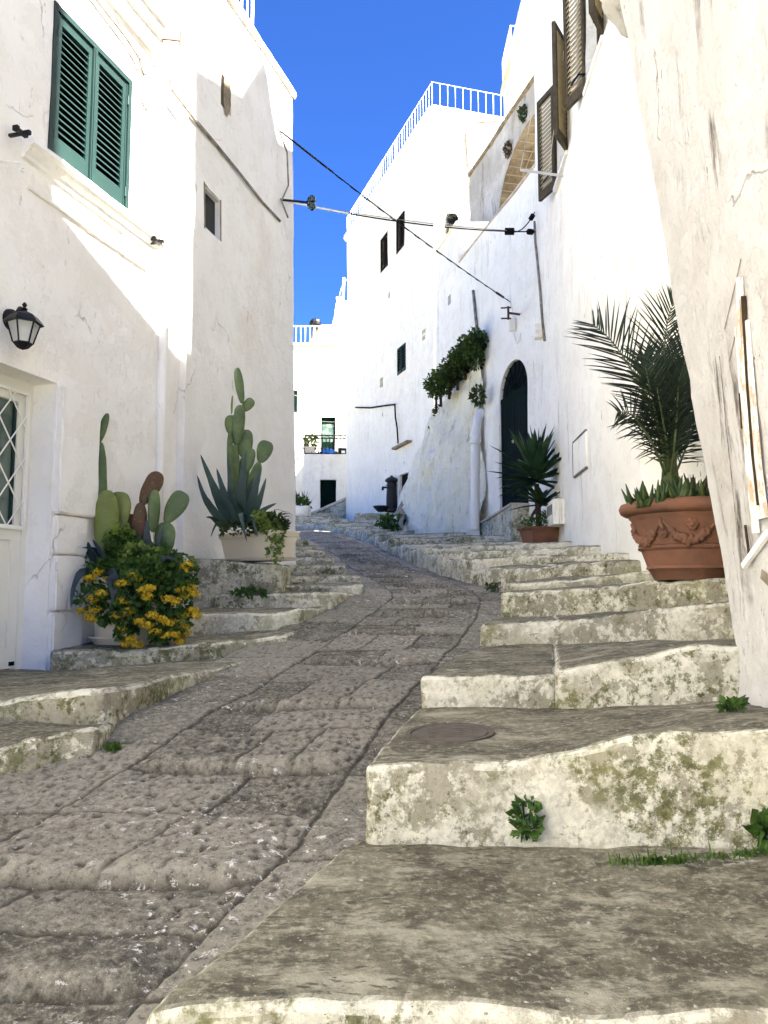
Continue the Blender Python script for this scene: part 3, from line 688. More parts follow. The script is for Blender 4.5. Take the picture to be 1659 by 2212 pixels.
# pilaster pipes and cables on the house
def pxs(f, pts, o): return [f.P(*f.px(x, y, o), o) for (x, y) in pts]
mb = MB(); mb.tube(pxs(fL, [(352, 12), (349, 150), (344, 330), (340, 480), (335, 640)], .03), .016, 8); mb.build('conduit', M['plastic'], LH)
mb = MB(); mb.tube(pxs(fL, [(360, 540), (352, 755), (350, 800), (345, 1000), (338, 1180)], .02), .045, 10); 
mk('buried_downpipe', np.array(mb.v) + vecnoise(np.array(mb.v), 4, 2) * .01, mb.f, M['left'], LH, smooth=True)
mb = MB(); mb.tube([lpt(fL2, *fL2.px(x, y), .02) for (x, y) in [(374, 195), (420, 252), (470, 308), (530, 378), (580, 440), (616, 478)]], .016, 7); 
V = np.array(mb.v) + vecnoise(np.array(mb.v), 14, 2) * .008; mk('wall_cable', V, mb.f, M['wcable'], LH, smooth=True)
mb = MB(); mb.tube(pxs(fL, [(195, -20), (240, 40), (275, 85), (300, 125), (310, 165)], .02), .012, 6); mb.tube(pxs(fL, [(208, -20), (250, 40), (285, 92), (303, 130)], .02), .008, 6)
mb.tube(pxs(fL, [(300, 125), (330, 140), (360, 165), (372, 178)], .04), .008, 6); mb.tube(pxs(fL, [(306, 165), (300, 190), (308, 225), (318, 240), (322, 215)], .03), .009, 6)
mk('wall_cable', mb.v, mb.f, M['wcable'], LH, smooth=True)
mb = MB(); mb.tube(pxs(fL, [(324, 540), (326, 560), (334, 568), (346, 566)], .035), .009, 6); mb.tube(pxs(fL, [(326, 578), (336, 582), (346, 578)], .035), .009, 6); mk('pipe_clip', mb.v, mb.f, M['whitep'], LH, smooth=True)
# coping along the roof, railing above
zt = ZR
moulding(fL2, -3.0, fL2.L + .06, [(-.3, zt + .09), (.05, zt + .085), (.055, zt + .04), (.03, zt + .0), (-.3, zt - .0)], 'coping', M['coping'], LH)
for o in bpy.data.objects:
    if o.name.startswith('coping') and o.parent == LH:
        for v in o.data.vertices:
            p = np.array(v.co) + ORG[o.name]; v.co = Vector(wl(np.array([p]))[0] - ORG[o.name])

def railing(P, h, sp, r, mat, parent, name='railing', rails=(1.0, .04), post=None, brace=False):
    P = [np.asarray(p, float) for p in P]; up = np.array([0, 0, 1.0]); mb = MB(); bars = MB()
    for a, b in zip(P[:-1], P[1:]):
        for k in rails: mb.tube([a + up * h * k, b + up * h * k], r * 1.35, 6)
        L = np.linalg.norm(b - a); n = max(1, int(L / sp))
        for i in range(n + 1):
            p = a + (b - a) * i / n; bars.tube([p - up * .02, p + up * h], r * (1.5 if i % 8 == 0 else .9), 5)
        if brace:
            mb.tube([a + (b - a) * .55 + up * .05, a + (b - a) * .9 + up * h], r * .9, 5)
    R = mb.build(name, mat, parent, smooth=True); bars.build('bars', mat, R, smooth=True); return R
q = lambda s, z: lpt(fL2, s, z, -.06)
railing([q(-1.6, zt + .11), q(fL2.px(577, 40)[0], zt + .11), q(fL2.px(577, 40)[0], zt + .11) + np.array([-3.5, 1.2, 0])], .95, .145, .013, M['rail'], LH, brace=True)
# door surround: raised ashlar blocks
mb = MB()
zz = [-.56, -.13, .27, .56, zd1]
for i in range(4):
    ww = [.34, .44, .36, .46][i]
    n = 14; V = []
    fL.box(mb, s_d1 + .004, s_d1 + ww, zz[i] + .006, zz[i + 1] - .006, -.03, .058 if i % 2 else .046)
# subdivide + roughen
import bmesh
def roughen(mb, name, mat, parent, cuts=10, amp=.008, sc=6, bevel=.012):
    bm = bmesh.new(); vs = [bm.verts.new(v) for v in mb.v]
    for f in mb.f:
        try: bm.faces.new([vs[i] for i in f])
        except ValueError: pass
    bmesh.ops.bevel(bm, geom=bm.edges[:], offset=bevel, segments=2, affect='EDGES')
    bmesh.ops.subdivide_edges(bm, edges=[e for e in bm.edges if e.calc_length() > .08], cuts=cuts, use_grid_fill=True)
    V = np.array([v.co[:] for v in bm.verts]); V += vecnoise(V, sc, 13, 3) * amp
    bm.verts.index_update(); Fq = [tuple(v.index for v in f.verts) for f in bm.faces]; bm.free()
    return mk(name, V, Fq, mat, parent, smooth=False, auto=50)
roughen(mb, 'door_surround', M['left'], LH)

# ---------------------------------------------------------------- near right house (leaning corner)
NRX = 1.6
def wn(V):
    V = V + vecnoise(V, 6.5, 91, 3) * (.010 * (V[:, 0] < 3))[:, None]; h = np.clip(V[:, 2] + .45, 0, 4.2); k = sstep(-1, 2.5, V[:, 1]); V[:, 0] += np.where(V[:, 0] < 5, -.060 * h, 0); V[:, 1] += .18 * h * k * np.where(V[:, 0] < 5, 1, 0)
    # flared foot
    g = np.exp(-np.maximum(V[:, 2] + .5, 0) / .10) * (V[:, 0] < 3); V[:, 0] -= g * .05; V[:, 1] += g * .03 * k
    return V
NH = thing('house', 'weathered white house wall filling the right edge, with cracks and a peeling timber hatch', 'house', (3, 0, -.6))
NZ = 7.2
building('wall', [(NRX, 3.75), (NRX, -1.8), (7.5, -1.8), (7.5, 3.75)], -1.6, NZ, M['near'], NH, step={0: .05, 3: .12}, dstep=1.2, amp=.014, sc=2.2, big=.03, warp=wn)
building('upper_wall', [(NRX - .28, 3.35), (NRX - .28, -1.7), (7.4, -1.7), (7.4, -.55)], NZ - .05, 12.5, M['near'], NH, dstep=1.2)  # unseen tower, added and cut along the sun direction to shade the left house
fN = Fr((NRX, 3.75), (NRX, -1.8))
def npt(px, py, o=0):
    # intersect with the leaning wall numerically
    d = ray(px, py); lo, hi = .5, 9
    for _ in range(50):
        t = (lo + hi) / 2; p = d * t; X = NRX - .060 * min(max(p[2] + .45, 0), 4.2) - o
        if p[0] > X: hi = t
        else: lo = t
    return d * lo
def nstrip(pts, w, th, name, mat, parent, o=.0):
    """board lying on the leaning wall along a pixel polyline; w = half width along the street"""
    mb = MB()
    for (x0, y0), (x1, y1) in zip(pts[:-1], pts[1:]):
        a, b = npt(x0, y0, o), npt(x1, y1, o); d = b - a; d /= np.linalg.norm(d); n = np.array([-1, 0, -.06]); n /= np.linalg.norm(n)
        s = np.cross(n, d); A_, B_ = a - d * .002, b + d * .002
        mb.hexa([A_ - s * w, A_ + s * w, A_ + s * w + n * th, A_ - s * w + n * th, B_ - s * w, B_ + s * w, B_ + s * w + n * th, B_ - s * w + n * th])
    V = np.array(mb.v); return mk(name, V, mb.f, mat, parent)
t = NT('peeling_paint'); fl = t.ramp(t.noise(9, 9, .75, t.scale(3, 3, .8)), .50, .56); f2 = t.ramp(t.noise(30, 6, .7, t.scale(2, 2, .7)), .63, .68)
t.col(t.mix(f2, t.mix(t.mul(fl, .8), (.78, .76, .71), (.55, .36, .20)), (.16, .10, .06))); t.bump(t.noise(20, 6, .7), .02); M['peel'] = t.m
HT = nstrip([(1602, 600), (1611, 820), (1624, 1010), (1638, 1150)], .014, .02, 'timber_hatch', M['peel'], NH)
nstrip([(1612, 1222), (1665, 1150)], .012, .02, 'hatch_rail', M['whitep'], HT)
nstrip([(1606, 700), (1618, 850), (1632, 1010), (1646, 1120)], .060, .012, 'hatch_board', M['peel'], HT, o=0)
nstrip([(1612, 640), (1622, 820), (1634, 980), (1646, 1090)], .0022, .022, 'gap', M['soil'], HT)
nstrip([(1604, 850), (1607, 890), (1609, 925)], .004, .016, 'gap', M['soil'], HT)
nstrip([(1612, 1135), (1618, 1180), (1622, 1212)], .005, .008, 'hole', M['soil'], NH)
nstrip([(1646, 1240), (1668, 1262)], .02, .004, 'hole', M['sstone'], NH)
for i, P_ in enumerate([[(1601, 560), (1590, 610), (1578, 660), (1566, 710)], [(1596, 700), (1585, 740), (1576, 780)], [(1555, 770), (1563, 850), (1570, 930), (1580, 1020), (1588, 1100), (1594, 1160)]]):
    nstrip(P_, .0018, .003, 'crack', M['wcable'], NH)

# ---------------------------------------------------------------- house behind the alcove (hidden part of the near side)
AH = thing('house', 'plain white back wall of the alcove behind the terracotta palm pot', 'house', (5, 5, 0))
building('wall', [(3.1, 4.35), (3.1, 3.7), (7.5, 3.7), (7.5, 4.35)], -1, 9.2, M['right'], AH, dstep=.4, amp=.01, big=.02)

mb = MB(); mb.hexa([X_(3.1, .9, 7), X_(7, .9, 7), X_(7, 4.35, 7), X_(3.1, 4.35, 7), X_(3.1, .9, 11.5), X_(7, .9, 11.5), X_(7, 4.35, 9.25), X_(3.1, 4.35, 9.25)]); mb.build('shadow_wedge', M['right'], AH)  # unseen wedge, added to cast the diagonal shadow edge on the left house
# ---------------------------------------------------------------- tall right house with ochre shutters
TH = thing('house', 'tall white house on the right with open ochre shutters', 'house', (4, 10, 0))
W1P = [(1.85 + .05 * 13.0, 13.0), (1.85 + .05 * 7.0, 7.0), (2.42, 6.72), (3.1, 5.6), (3.1, 4.36), (7, 4.36), (7, 13.0)]
fT = Fr(W1P[0], W1P[1])
TZ = 10.5
A0 = fT.px(1217, 300)[0]; A1_ = fT.px(1240, 200)[0]; AZ = fT.px(1221, 349)[1]; AT = fT.px(1196, 150, .1)[1]
sY = lambda Y: (13.0 - Y) * math.hypot(1, .05)
winA = (sY(10.95), sY(10.05), AZ, AZ + 1.5, .22); winB = (sY(8.75), sY(7.9), AZ + .02, AZ + 1.52, .22)
building('wall', W1P, -1, TZ, M['right'], TH, holes={0: [winA, winB]}, step={0: .09, 1: .1, 2: .1}, dstep=.8, amp=.012, sc=1.4, big=.035)
building('attic_wall', [(2.7, 6.6), (3.12, 5.6), (3.12, 4.38), (6.9, 4.38), (6.9, 6.6)], TZ - .05, 12.2, M['right'], TH, dstep=.8)  # unseen top block, added so its shadow crosses the far left-house face
for wi, w in enumerate((winA, winB)):
    mb = MB(); fr0 = .05
    fT.box(mb, w[0], w[0] + fr0, w[2], w[3], -.16, -.11); fT.box(mb, w[1] - fr0, w[1], w[2], w[3], -.16, -.11); fT.box(mb, w[0] + fr0, w[1] - fr0, w[3] - fr0, w[3], -.16, -.11); fT.box(mb, w[0] + fr0, w[1] - fr0, w[2], w[2] + fr0, -.16, -.11)
    mm = (w[0] + w[1]) / 2; fT.box(mb, mm - .03, mm + .03, w[2] + fr0, w[3] - fr0, -.16, -.11)
    WW = mb.build('window', M['framebrown'], TH)
    mb = MB(); fT.box(mb, w[0] + .02, w[1] - .02, w[2] + .02, w[3] - .02, -.15, -.145); mb.build('pane', M['glass'], WW)
    mb = MB(); fT.box(mb, w[0] - .06, w[1] + .06, w[2] - .06, w[2], -.1, .05); mb.build('sill', M['left'], WW)
    # open shutters, hinged at the jambs and swung back towards the wall
    for side in (0, 1):
        h = w[0] if side == 0 else w[1]; wd = (w[1] - w[0]) / 2; dirn = -1 if side == 0 else 1
        ang = math.radians(158 if side == 0 else 152)
        p0 = fT.P(h, 0, .03); q0 = p0 + fT.e * dirn * (-math.cos(ang)) * wd + fT.n * math.sin(ang) * wd
        fs = Fr(p0[:2], q0[:2]) if side == 1 else Fr(q0[:2], p0[:2])
        shutter(fs, 0, wd, w[2] + .0, w[3], -.045, M['framebrown'], WW, th=.045, lower=.12, slat=.06, ov=.85, mat2=M['ochre'])
        mb = MB(); mb.tube([p0 + np.array([0, 0, w[2] + .18]), p0 + np.array([0, 0, w[2] + .18]) + fT.n * .07, (p0 + q0) / 2 + np.array([0, 0, w[2] + .18]) + fT.n * .04], .013, 6); mb.build('catch', M['metal'], WW)
# carved stone bracket high on the wall
bx = npt(1400, 30)
SB = MB(); cb = at(1352, 12, 5.9); 
SB.lathe([(.01, -.26), (.05, -.22), (.09, -.13), (.15, -.03), (.18, .04), (.175, .10), (.20, .13), (.21, .2), (.21, .3), (.1, .35)], cb, 18)
V = np.array(SB.v) + vecnoise(np.array(SB.v), 8, 3) * .012
# arm of the clothes line
CR = thing('clothes_line_bracket', 'long grey bracket bar with a line, jutting from the tall house below the shutters', 'bracket', fT.P(*fT.px(1216, 380), 0))
pA = fT.P(*fT.px(1217, 380), .0); d = ray(1124, 367); tpar = None
# bar end lies out from the wall at the same depth
pB = at(1124, 367, pA[1] + .05)
mb = MB(); mb.tube([pA, pB], .02, 6); mb.build('bar', flat('grey_bar', (.5, .5, .5), .5), CR)
mb = MB(); mb.tube([pB, at(1150, 240, pB[1] + 1.5)], .005, 5); mb.tube([pA + (pB - pA) * .35, at(1232, 0, 9.6), ], .004, 5); mb.build('line', M['plastic'], CR)

# ---------------------------------------------------------------- arched green door house
DH = thing('house', 'lower white house on the right with a dark green arched door', 'house', (3.5, 16, .8))
DWP = [(DWx(19.9), 19.9), (DWx(12.9), 12.9), (7, 12.9), (7, 19.9)]
fD = Fr(DWP[0], DWP[1]); DZ = 7.42
d0 = fD.px(1078, 900)[0]; d1 = fD.px(1141, 1000)[0]; dz0 = fD.px(1097, 1101)[1]; dz1 = fD.px(1112, 775)[1]
building('wall', DWP, 0, DZ, M['right'], DH, holes={0: [(d0, d1, dz0, dz1, .10, .62), (fD.px(968, 640)[0], fD.px(974, 640)[0], fD.px(971, 657)[1], fD.px(971, 636)[1], .15)]}, step={0: .12}, dstep=.8, amp=.012, sc=1.3, big=.035)
# raised attic over its far end
building('attic_wall', [(DWx(19.85) + .02, 19.85), (DWx(18.15) + .02, 18.15), (6.9, 18.15), (6.9, 19.85)], DZ - .05, 8.44, M['far'], DH, dstep=.3, amp=.01, big=.02)
mb = MB(); fD.box(mb, -.02, fD.L - 1.76 if False else 1.75, 8.44, 8.5, -.3, .03); 
roughen(mb, 'coping', M['right'], DH, 6)
mb = MB(); fD.box(mb, 1.9, fD.L, DZ, DZ + .05, -.3, .03); roughen(mb, 'coping', M['coping'], DH, 8)
# door leaves
mb = MB(); sm = (d0 + d1) / 2; zsp = dz1 - .62
N = 20; R_ = (d1 - d0) / 2
for (q0, q1) in ((d0, sm - .005), (sm + .005, d1)):
    fD.box(mb, q0, q1, dz0, zsp - .05, -.085, -.045)
    nb = 5
    for k in range(nb): fD.box(mb, q0 + (q1 - q0) * k / nb + .006, q0 + (q1 - q0) * (k + 1) / nb - .006, dz0 + .05, zsp - .06, -.045, -.038)
AD = mb.build('door', M['dkgreen'], DH)
mb = MB(); fD.box(mb, d0, d1, zsp - .05, zsp + .04, -.09, -.035); mb.build('transom', M['dkgreen'], AD)
mb = MB(); V = [fD.P(sm - R_ * math.cos(PI * k / N), zsp + .62 * math.sin(PI * k / N), -.08) for k in range(N + 1)]; mk('fanlight', V, [tuple(range(N + 1))], M['dark'], AD)
mb = MB()
for k in range(1, 8):
    an = PI * k / 8; mb.tube([fD.P(sm, zsp + .05, -.06), fD.P(sm - R_ * math.cos(an) * .98, zsp + .61 * math.sin(an), -.06)], .012, 5)
for rr in (.35, .65): mb.tube([fD.P(sm - R_ * rr * math.cos(PI * k / 14), zsp + .62 * rr * math.sin(PI * k / 14), -.06) for k in range(15)], .012, 5)
mb.build('fan_grille', M['dkgreen'], AD)
BRS = flat('brass', (.6, .5, .3), .35, .5, metal=.7)
for q_ in (.08, -.08): mb = MB(); mb.blob(fD.P(sm + q_, dz0 + 1.25, -.05), .04); mb.build('knob', BRS, AD)
# door platform with stone edge
mb = MB(); s0_ = fD.px(1033, 1150)[0]; s1_ = fD.L + .0
p0 = fD.P(s0_, 0, 0); 
pts = [fD.P(s0_, dz0 - .38, .02), fD.P(d1 + .1, dz0 - .02, .02)]
PF = MB(); za = fD.px(1033, 1141)[1]; zb_ = fD.px(1104, 1103)[1]
c0, c1 = fD.P(s0_, 0, 0), fD.P(d1 + .03, 0, 0); o = fD.n * .32
def zt_(p, z): return np.array([p[0], p[1], z])
PF.hexa([zt_(c0 + o * .3, .4), zt_(c1 + o, .4), zt_(c1 - o, .4), zt_(c0 - o, .4), zt_(c0 + o * .3, za), zt_(c1 + o, zb_), zt_(c1 - o, zb_), zt_(c0 - o, za)])
roughen(PF, 'platform', M['step'], DH, 8, .012)
PF = MB(); e3 = np.array([0, 0, .045])
PF.hexa([zt_(c0 + o * .36, za), zt_(c1 + o * 1.1, zb_), zt_(c1 + fD.e * .03 - o, zb_), zt_(c0 - o, za), zt_(c0 + o * .36, za) + e3, zt_(c1 + o * 1.1, zb_) + e3, zt_(c1 + fD.e * .03 - o, zb_) + e3, zt_(c0 - o, za) + e3])
roughen(PF, 'platform_edge', M['coping'], DH, 6, .006, 6, .008)
# white buttress pilaster left of the door
mb = MB(); sp0, sp1 = fD.px(1034, 900)[0], fD.px(1034, 900)[0] + .12

# ---------------------------------------------------------------- arch wall above
WA = lambda Y: 6.9 - .235 * Y
AW = thing('wall', 'tall weathered wall with a brown stone arch behind the lower roof', 'wall', (4, 17, 7))
fpA = [(WA(20.1), 20.1), (WA(15.2), 15.2), (5.6, 15.2), (5.6, 20.1)]
fA = Fr(fpA[0], fpA[1]); az = 10.55
def arch_wall():
    N = 30; L = fA.L; zb0 = DZ - .3
    c_s = fA.px(1152, 300)[0]; sL = fA.px(1077, 445)[0]; R = c_s - sL; zs0 = fA.px(1077, 445)[1] - .3; zc0 = fA.px(1150, 252)[1]
    V = []; Fq = []
    def grid(fn, nu, nv):
        n0 = len(V)
        for i in range(nu + 1):
            for j in range(nv + 1): V.append(fn(i / nu, j / nv))
        for i in range(nu):
            for j in range(nv): a = n0 + i * (nv + 1) + j; Fq.append((a, a + nv + 1, a + nv + 2, a + 1))
    zarch = lambda s: zs0 + (zc0 - zs0) * math.sqrt(max(0, 1 - ((s - c_s) / R) ** 2))
    grid(lambda u, v: fA.P(sL * u, zb0 + (az - zb0) * v), 14, 24)
    grid(lambda u, v: (lambda s: fA.P(s, zarch(s) + (az - zarch(s)) * v))(sL + (L - sL) * (1 - math.cos(u * PI / 2))), 26, 10)
    V_ = np.array(V); V_ += vecnoise(V_, 2.5, 4, 4) * .035; mk('masonry', V_, Fq, M['arch'], AW, auto=60)
    V.clear(); Fq.clear()
    grid(lambda u, v: (lambda s: fA.P(s, zarch(s), -1.9 * v))(sL + (L - sL) * (1 - math.cos(u * PI / 2))), 26, 10)
    grid(lambda u, v: fA.P(sL, zb0 + (zs0 - zb0) * u, -1.9 * v), 6, 10)
    t = NT('arch_stone'); b = t.n('ShaderNodeTexBrick'); t.put(b, 'Vector', t.scale(1, 1, 1)); 
    cc = t.mix(t.ramp(t.noise(2.4, 6, .7), .35, .65), (.17, .135, .09), (.075, .055, .036)); t.col(cc); t.bump(t.noise(9, 6, .7), .05); 
    V_ = np.array(V); V_ += vecnoise(V_, 3, 4, 3) * .02; I = mk('intrados', V_, Fq, t.m, AW)
    # voussoir joints as narrow dark grooves
    J = MB()
    for k in range(1, 17):
        u = k / 17; s = sL + (L - sL) * (1 - math.cos(u * PI / 2)); z = zarch(s)
        J.tube([fA.P(s, z - .005, -.02), fA.P(s, z - .005, -1.88)], .013, 4)
    for k, oo in enumerate((-.42, -.85, -1.3)):
        J.tube([fA.P(sL + (L - sL) * (1 - math.cos(u * PI / 2)), zarch(sL + (L - sL) * (1 - math.cos(u * PI / 2))) - .005, oo) for u in np.linspace(0, 1, 20)], .011, 4)
    J.build('mortar_joints', flat('mortar', (.21, .18, .13), .95, .1), I)
    mb = MB(); fA.box(mb, 0, L, az - .02, az + .08, -.5, .05); roughen(mb, 'coping', M['sstone'], AW, 10, .03)
    mb = MB(); fA.box(mb, -.02, L, zb0, az, -2.4, -1.9); mb.build('back', M['far'], AW)
    mb = MB(); P_ = fA.P; mb.add([P_(0, zb0, 0), P_(0, zb0, -2.4), P_(0, az, -2.4), P_(0, az, 0)], [(0, 1, 2, 3)]); mb.add([P_(0, az, 0), P_(0, az, -2.4), P_(L, az, -2.4), P_(L, az, 0)], [(0, 1, 2, 3)]); mb.build('side', M['arch'], AW)
arch_wall()
# roof structures behind the arch wall
RT = thing('house', 'bluish white rooftop block with a white rail above the stone arch', 'house', (5, 22, 8))
b0 = A(1104, 150, 21.5); zt0 = A(1120, 133, 21.5)[2]
building('wall', [(b0[0], 23), (b0[0] + .02, 21.5), (b0[0] + 3, 21.5), (b0[0] + 3, 23)], 7, zt0, M['far'], RT, dstep=.3, big=.02)
mb = MB(); mb.box(b0[0] - .08, b0[0] + 3, 21.4, 23, zt0, zt0 + .12); mb.build('coping', M['coping'], RT)
railing([X_(b0[0], 23, zt0 + .1), X_(b0[0], 21.5, zt0 + .1), X_(b0[0] + 3, 21.5, zt0 + .1)], .95, .13, .016, M['rail'], RT)
b1_ = A(1128, 50, 19); building('upper_wall', [(b1_[0], 20.5), (b1_[0], 19), (b1_[0] + 3, 19), (b1_[0] + 3, 20.5)], A(1128, 52, 19)[2], 14.6, M['far'], RT, dstep=.4, amp=.02)

# ---------------------------------------------------------------- middle house
MH = thing('house', 'tall white house up the street with brown shutters and a railed roof terrace', 'house', (6, 31, 2.5))
MYa, MYb = 35.6, 25.8; fd = np.array([.956, .293])
pa, pb = (MFx(MYa), MYa), (MFx(MYb), MYb); pc = tuple(np.array(pb) + fd * 8); pd = (pc[0] + 1, 38)
fM = Fr(pa, pb); fM2 = Fr(pb, pc)
MZ = fM.px(938, 232)[1]
def hole(f, x0, x1, y0, y1, dpt=.15):
    cx, cy = (x0 + x1) / 2, (y0 + y1) / 2; s0, s1 = f.px(x0, cy)[0], f.px(x1, cy)[0]; return (min(s0, s1), max(s0, s1), f.px(cx, y1)[1], f.px(cx, y0)[1], dpt)
hM = [hole(fM, 823, 838, 508, 582), hole(fM, 857, 873, 466, 540), hole(fM, 859, 877, 747, 805), hole(fM, 861, 882, 1022, 1105, .2), hole(fM, 911, 918, 712, 722, .2), hole(fM, 911, 918, 725, 735, .2), hole(fM, 839, 844, 632, 645, .2), hole(fM, 822, 829, 816, 836, .2)]
building('wall', [pa, pb, pc, pd], 1.5, MZ, M['far'], MH, holes={0: hM}, step={0: .25, 1: .3}, dstep=1.2, amp=.02, sc=1.0, big=.05)
for i, h in enumerate(hM[:3]):
    col = 'brownwood' if i < 2 else 'midgreen'
    mb = MB(); fM.box(mb, h[0], h[1], h[2], h[3], -.14, -.10); W_ = mb.build('window', M['dark'], MH)
    m_ = (h[0] + h[1]) / 2
    shutter(fM, h[0], m_ - .01, h[2], h[3], -.03, M[col], W_, slat=.09, lower=.1, th=.05); shutter(fM, m_ + .01, h[1], h[2], h[3], -.03, M[col], W_, slat=.09, lower=.1, th=.05)
h = hM[3]; mb = MB(); fM.box(mb, h[0], h[1], h[2], h[3] - .4, -.18, -.12); DD = mb.build('door', M['brown'], MH)
mb = MB(); fM.box(mb, h[0], h[1], h[3] - .4, h[3], -.17, -.13); mb.build('fanlight', M['dark'], DD)
mb = MB(); fM.box(mb, h[0] - .3, h[1] + .3, h[3] + .95, h[3] + 1.03, -.02, .16); roughen(mb, 'door_hood', M['sstone'], MH, 4, .01)
for h in hM[4:6]:
    mb = MB(); fM.box(mb, h[0], h[1], h[2], h[3], -.18, -.12); mb.build('vent', flat('tan_vent', (.55, .45, .28), .8), MH)
for h in hM[6:]:
    mb = MB(); fM.box(mb, h[0], h[1], h[2], h[3], -.18, -.14); mb.build('vent', M['sstone'], MH)
moulding(fM, -.15, fM.L + .0, [(-.4, MZ + .14), (.12, MZ + .14), (.14, MZ), (.02, MZ - .12), (-.4, MZ - .12)], 'cornice', M['far'], MH, st=.3, amp=.01)
moulding(fM2, -.0, fM2.L, [(-.4, MZ + .141), (.121, MZ + .141), (.141, MZ), (.021, MZ - .121), (-.4, MZ - .121)], 'cornice', M['far'], MH, st=.3, amp=.01)
rp = [fM.P(.0, MZ + .14, -.0), fM.P(fM.L, MZ + .14, -.0), fM2.P(fM2.L, MZ + .14, 0)]
railing(rp, .86, .27, .0085, M['rail'], MH)
mb = MB(); mb.tube([fM2.P(*fM2.px(1075, 264), .1), fM2.P(*fM2.px(1014, 268), .1), fM2.P(*fM2.px(1006, 295), .1)], .05, 6)
mb.tube([fM2.P(*fM2.px(1006, 295), .1), fM2.P(*fM2.px(1015, 445), .1)], .06, 6); mb.build('downpipe', M['wcable'], MH)
# ---------------------------------------------------------------- rock buttress and its shrubs
def loft(name, bot, top, mat, parent, nu=90, nv=46, amp=.12, bulge=.35, origin=None, fine=.035):
    bot = np.array(bot); top = np.array(top); L = np.concatenate([[0], np.cumsum(np.linalg.norm(np.diff(bot, axis=0), axis=1))]); L /= L[-1]
    us = np.linspace(0, 1, nu); V = []
    for u in us:
        b = np.array([np.interp(u, L, bot[:, k]) for k in range(3)]); t = np.array([np.interp(u, L, top[:, k]) for k in range(3)])
        for v in np.linspace(0, 1, nv):
            p = b * (1 - v) + t * v; p = p + np.array([-.7, -.5, .1]) * bulge * math.sin(PI * v) * .5; V.append(p)
    V = np.array(V); V += vecnoise(V, .9, 61, 3) * amp + vecnoise(V, 4.5, 62, 4) * fine + vecnoise(V, 16, 63, 2) * fine * .35
    i = np.arange(nu - 1)[:, None] * nv + np.arange(nv - 1)[None]
    return mk(name, V, np.stack([i, i + nv, i + nv + 1, i + 1], -1).reshape(-1, 4)[:, ::-1], mat, parent, smooth=True, origin=origin)
RB = thing('rock_buttress', 'rough whitewashed rock face leaning against the street wall, left of the drainpipe', 'rock wall', (1.2, 17, 1))
Wd = lambda x, y, o: fD.P(*fD.px(x, y, o), o)
bot = [A(1040, 1163, 16.3), A(960, 1152, 17.4), A(880, 1143, 19.0), A(868, 1128, 21.5), A(862, 1112, 25.0), A(858, 1100, 28.0)]
for b in bot: b[2] -= .35
top = [Wd(1040, 770, .02), Wd(1000, 832, .02), Wd(955, 880, -.0), A(935, 905, 21), A(905, 975, 24.5), A(882, 1030, 27.0)]
loft('rock_face', bot, top, M['rock'], RB, nu=170, nv=90, amp=.2, bulge=.15, fine=.06)
mb = MB(); a_, b_2 = A(854, 1112, 27.5), A(902, 985, 25.0)
RBE = loft('grey_root', [A(870, 1150, 18.5), A(860, 1130, 21), A(856, 1112, 24.5)], [A(874, 1122, 20), A(876, 1092, 22.8), A(886, 1045, 25.4)], M['sstone'], RB, nu=30, nv=16, amp=.05, bulge=.1)
# drainpipe
DP = thing('drainpipe', 'thick whitewashed drainpipe running down beside the rock face', 'pipe', A(1025, 1150, 15.6))
mb = MB(); mb.tube([A(1040, 890, 16.0), A(1032, 905, 15.9), A(1029, 930, 15.8), A(1027, 1000, 15.75), A(1026, 1145, 15.7)], .085, 14); mk('pipe', mb.v, mb.f, M['whitep'], DP, smooth=False, auto=50)
for y in (958, 1092): mb = MB(); c = A(1027, y, 15.75); mb.tube([c, c + [0, 0, .07]], .097, 14); mb.build('joint_collar', M['whitep'], DP, auto=50)

# ---------------------------------------------------------------- far balcony house
FH = thing('house', 'small white house at the end of the street with a green balcony door', 'house', (-4, 42, 4))
ff = Fr((-9.5, 42), (1, 42)); FZ = ff.px(700, 747)[1]
fb = Fr((A(655, 1000, 40)[0], 40), (0, 40))
bz = fb.px(700, 981)[1]
sh = [ff.px(628, 866)[0], ff.px(642.5, 866)[0], ff.px(635, 890)[1], ff.px(635, 843)[1], .08]
dr = [ff.px(692.5, 940)[0], ff.px(724, 940)[0], bz, ff.px(708, 901)[1], .2]
building('wall', [(-9.5, 42), (1, 42), (1, 50), (-9.5, 50)], 2, FZ, M['far'], FH, holes={0: [tuple(sh), tuple(dr)]}, step={0: .25}, dstep=1.5, amp=.02, big=.04)
dw = (fb.px(692, 1060)[0], fb.px(728, 1060)[0], 3.7, fb.px(710, 1037)[1], .15)
building('lower_wall', [(fb.O[0], 40), (1, 40), (1, 42.02), (fb.O[0], 42.02)], 2.5, bz, M['far'], FH, holes={0: [dw]}, step={0: .2}, dstep=.8, amp=.03, big=.06)
mb = MB(); ff.box(mb, sh[0], sh[1], sh[2], sh[3], -.1, -.06); w_ = mb.build('window', M['midgreen'], FH); shutter(ff, sh[0], sh[1], sh[2], sh[3], -.05, M['midgreen'], w_, slat=.1, th=.07, lower=.08)
mb = MB(); ff.box(mb, dr[0], dr[1], dr[2], dr[3], -.18, -.12); bd = mb.build('balcony_door', M['dkgreen'], FH); mb = MB(); ff.box(mb, dr[0] + .08, dr[1] - .08, dr[2] + 1.0, dr[3] - .35, -.12, -.11); mb.build('pane', M['glass'], bd)
mb = MB(); fb.box(mb, dw[0], dw[1], dw[2], dw[3], -.13, -.08); mb.build('door', M['dkgreen'], FH)
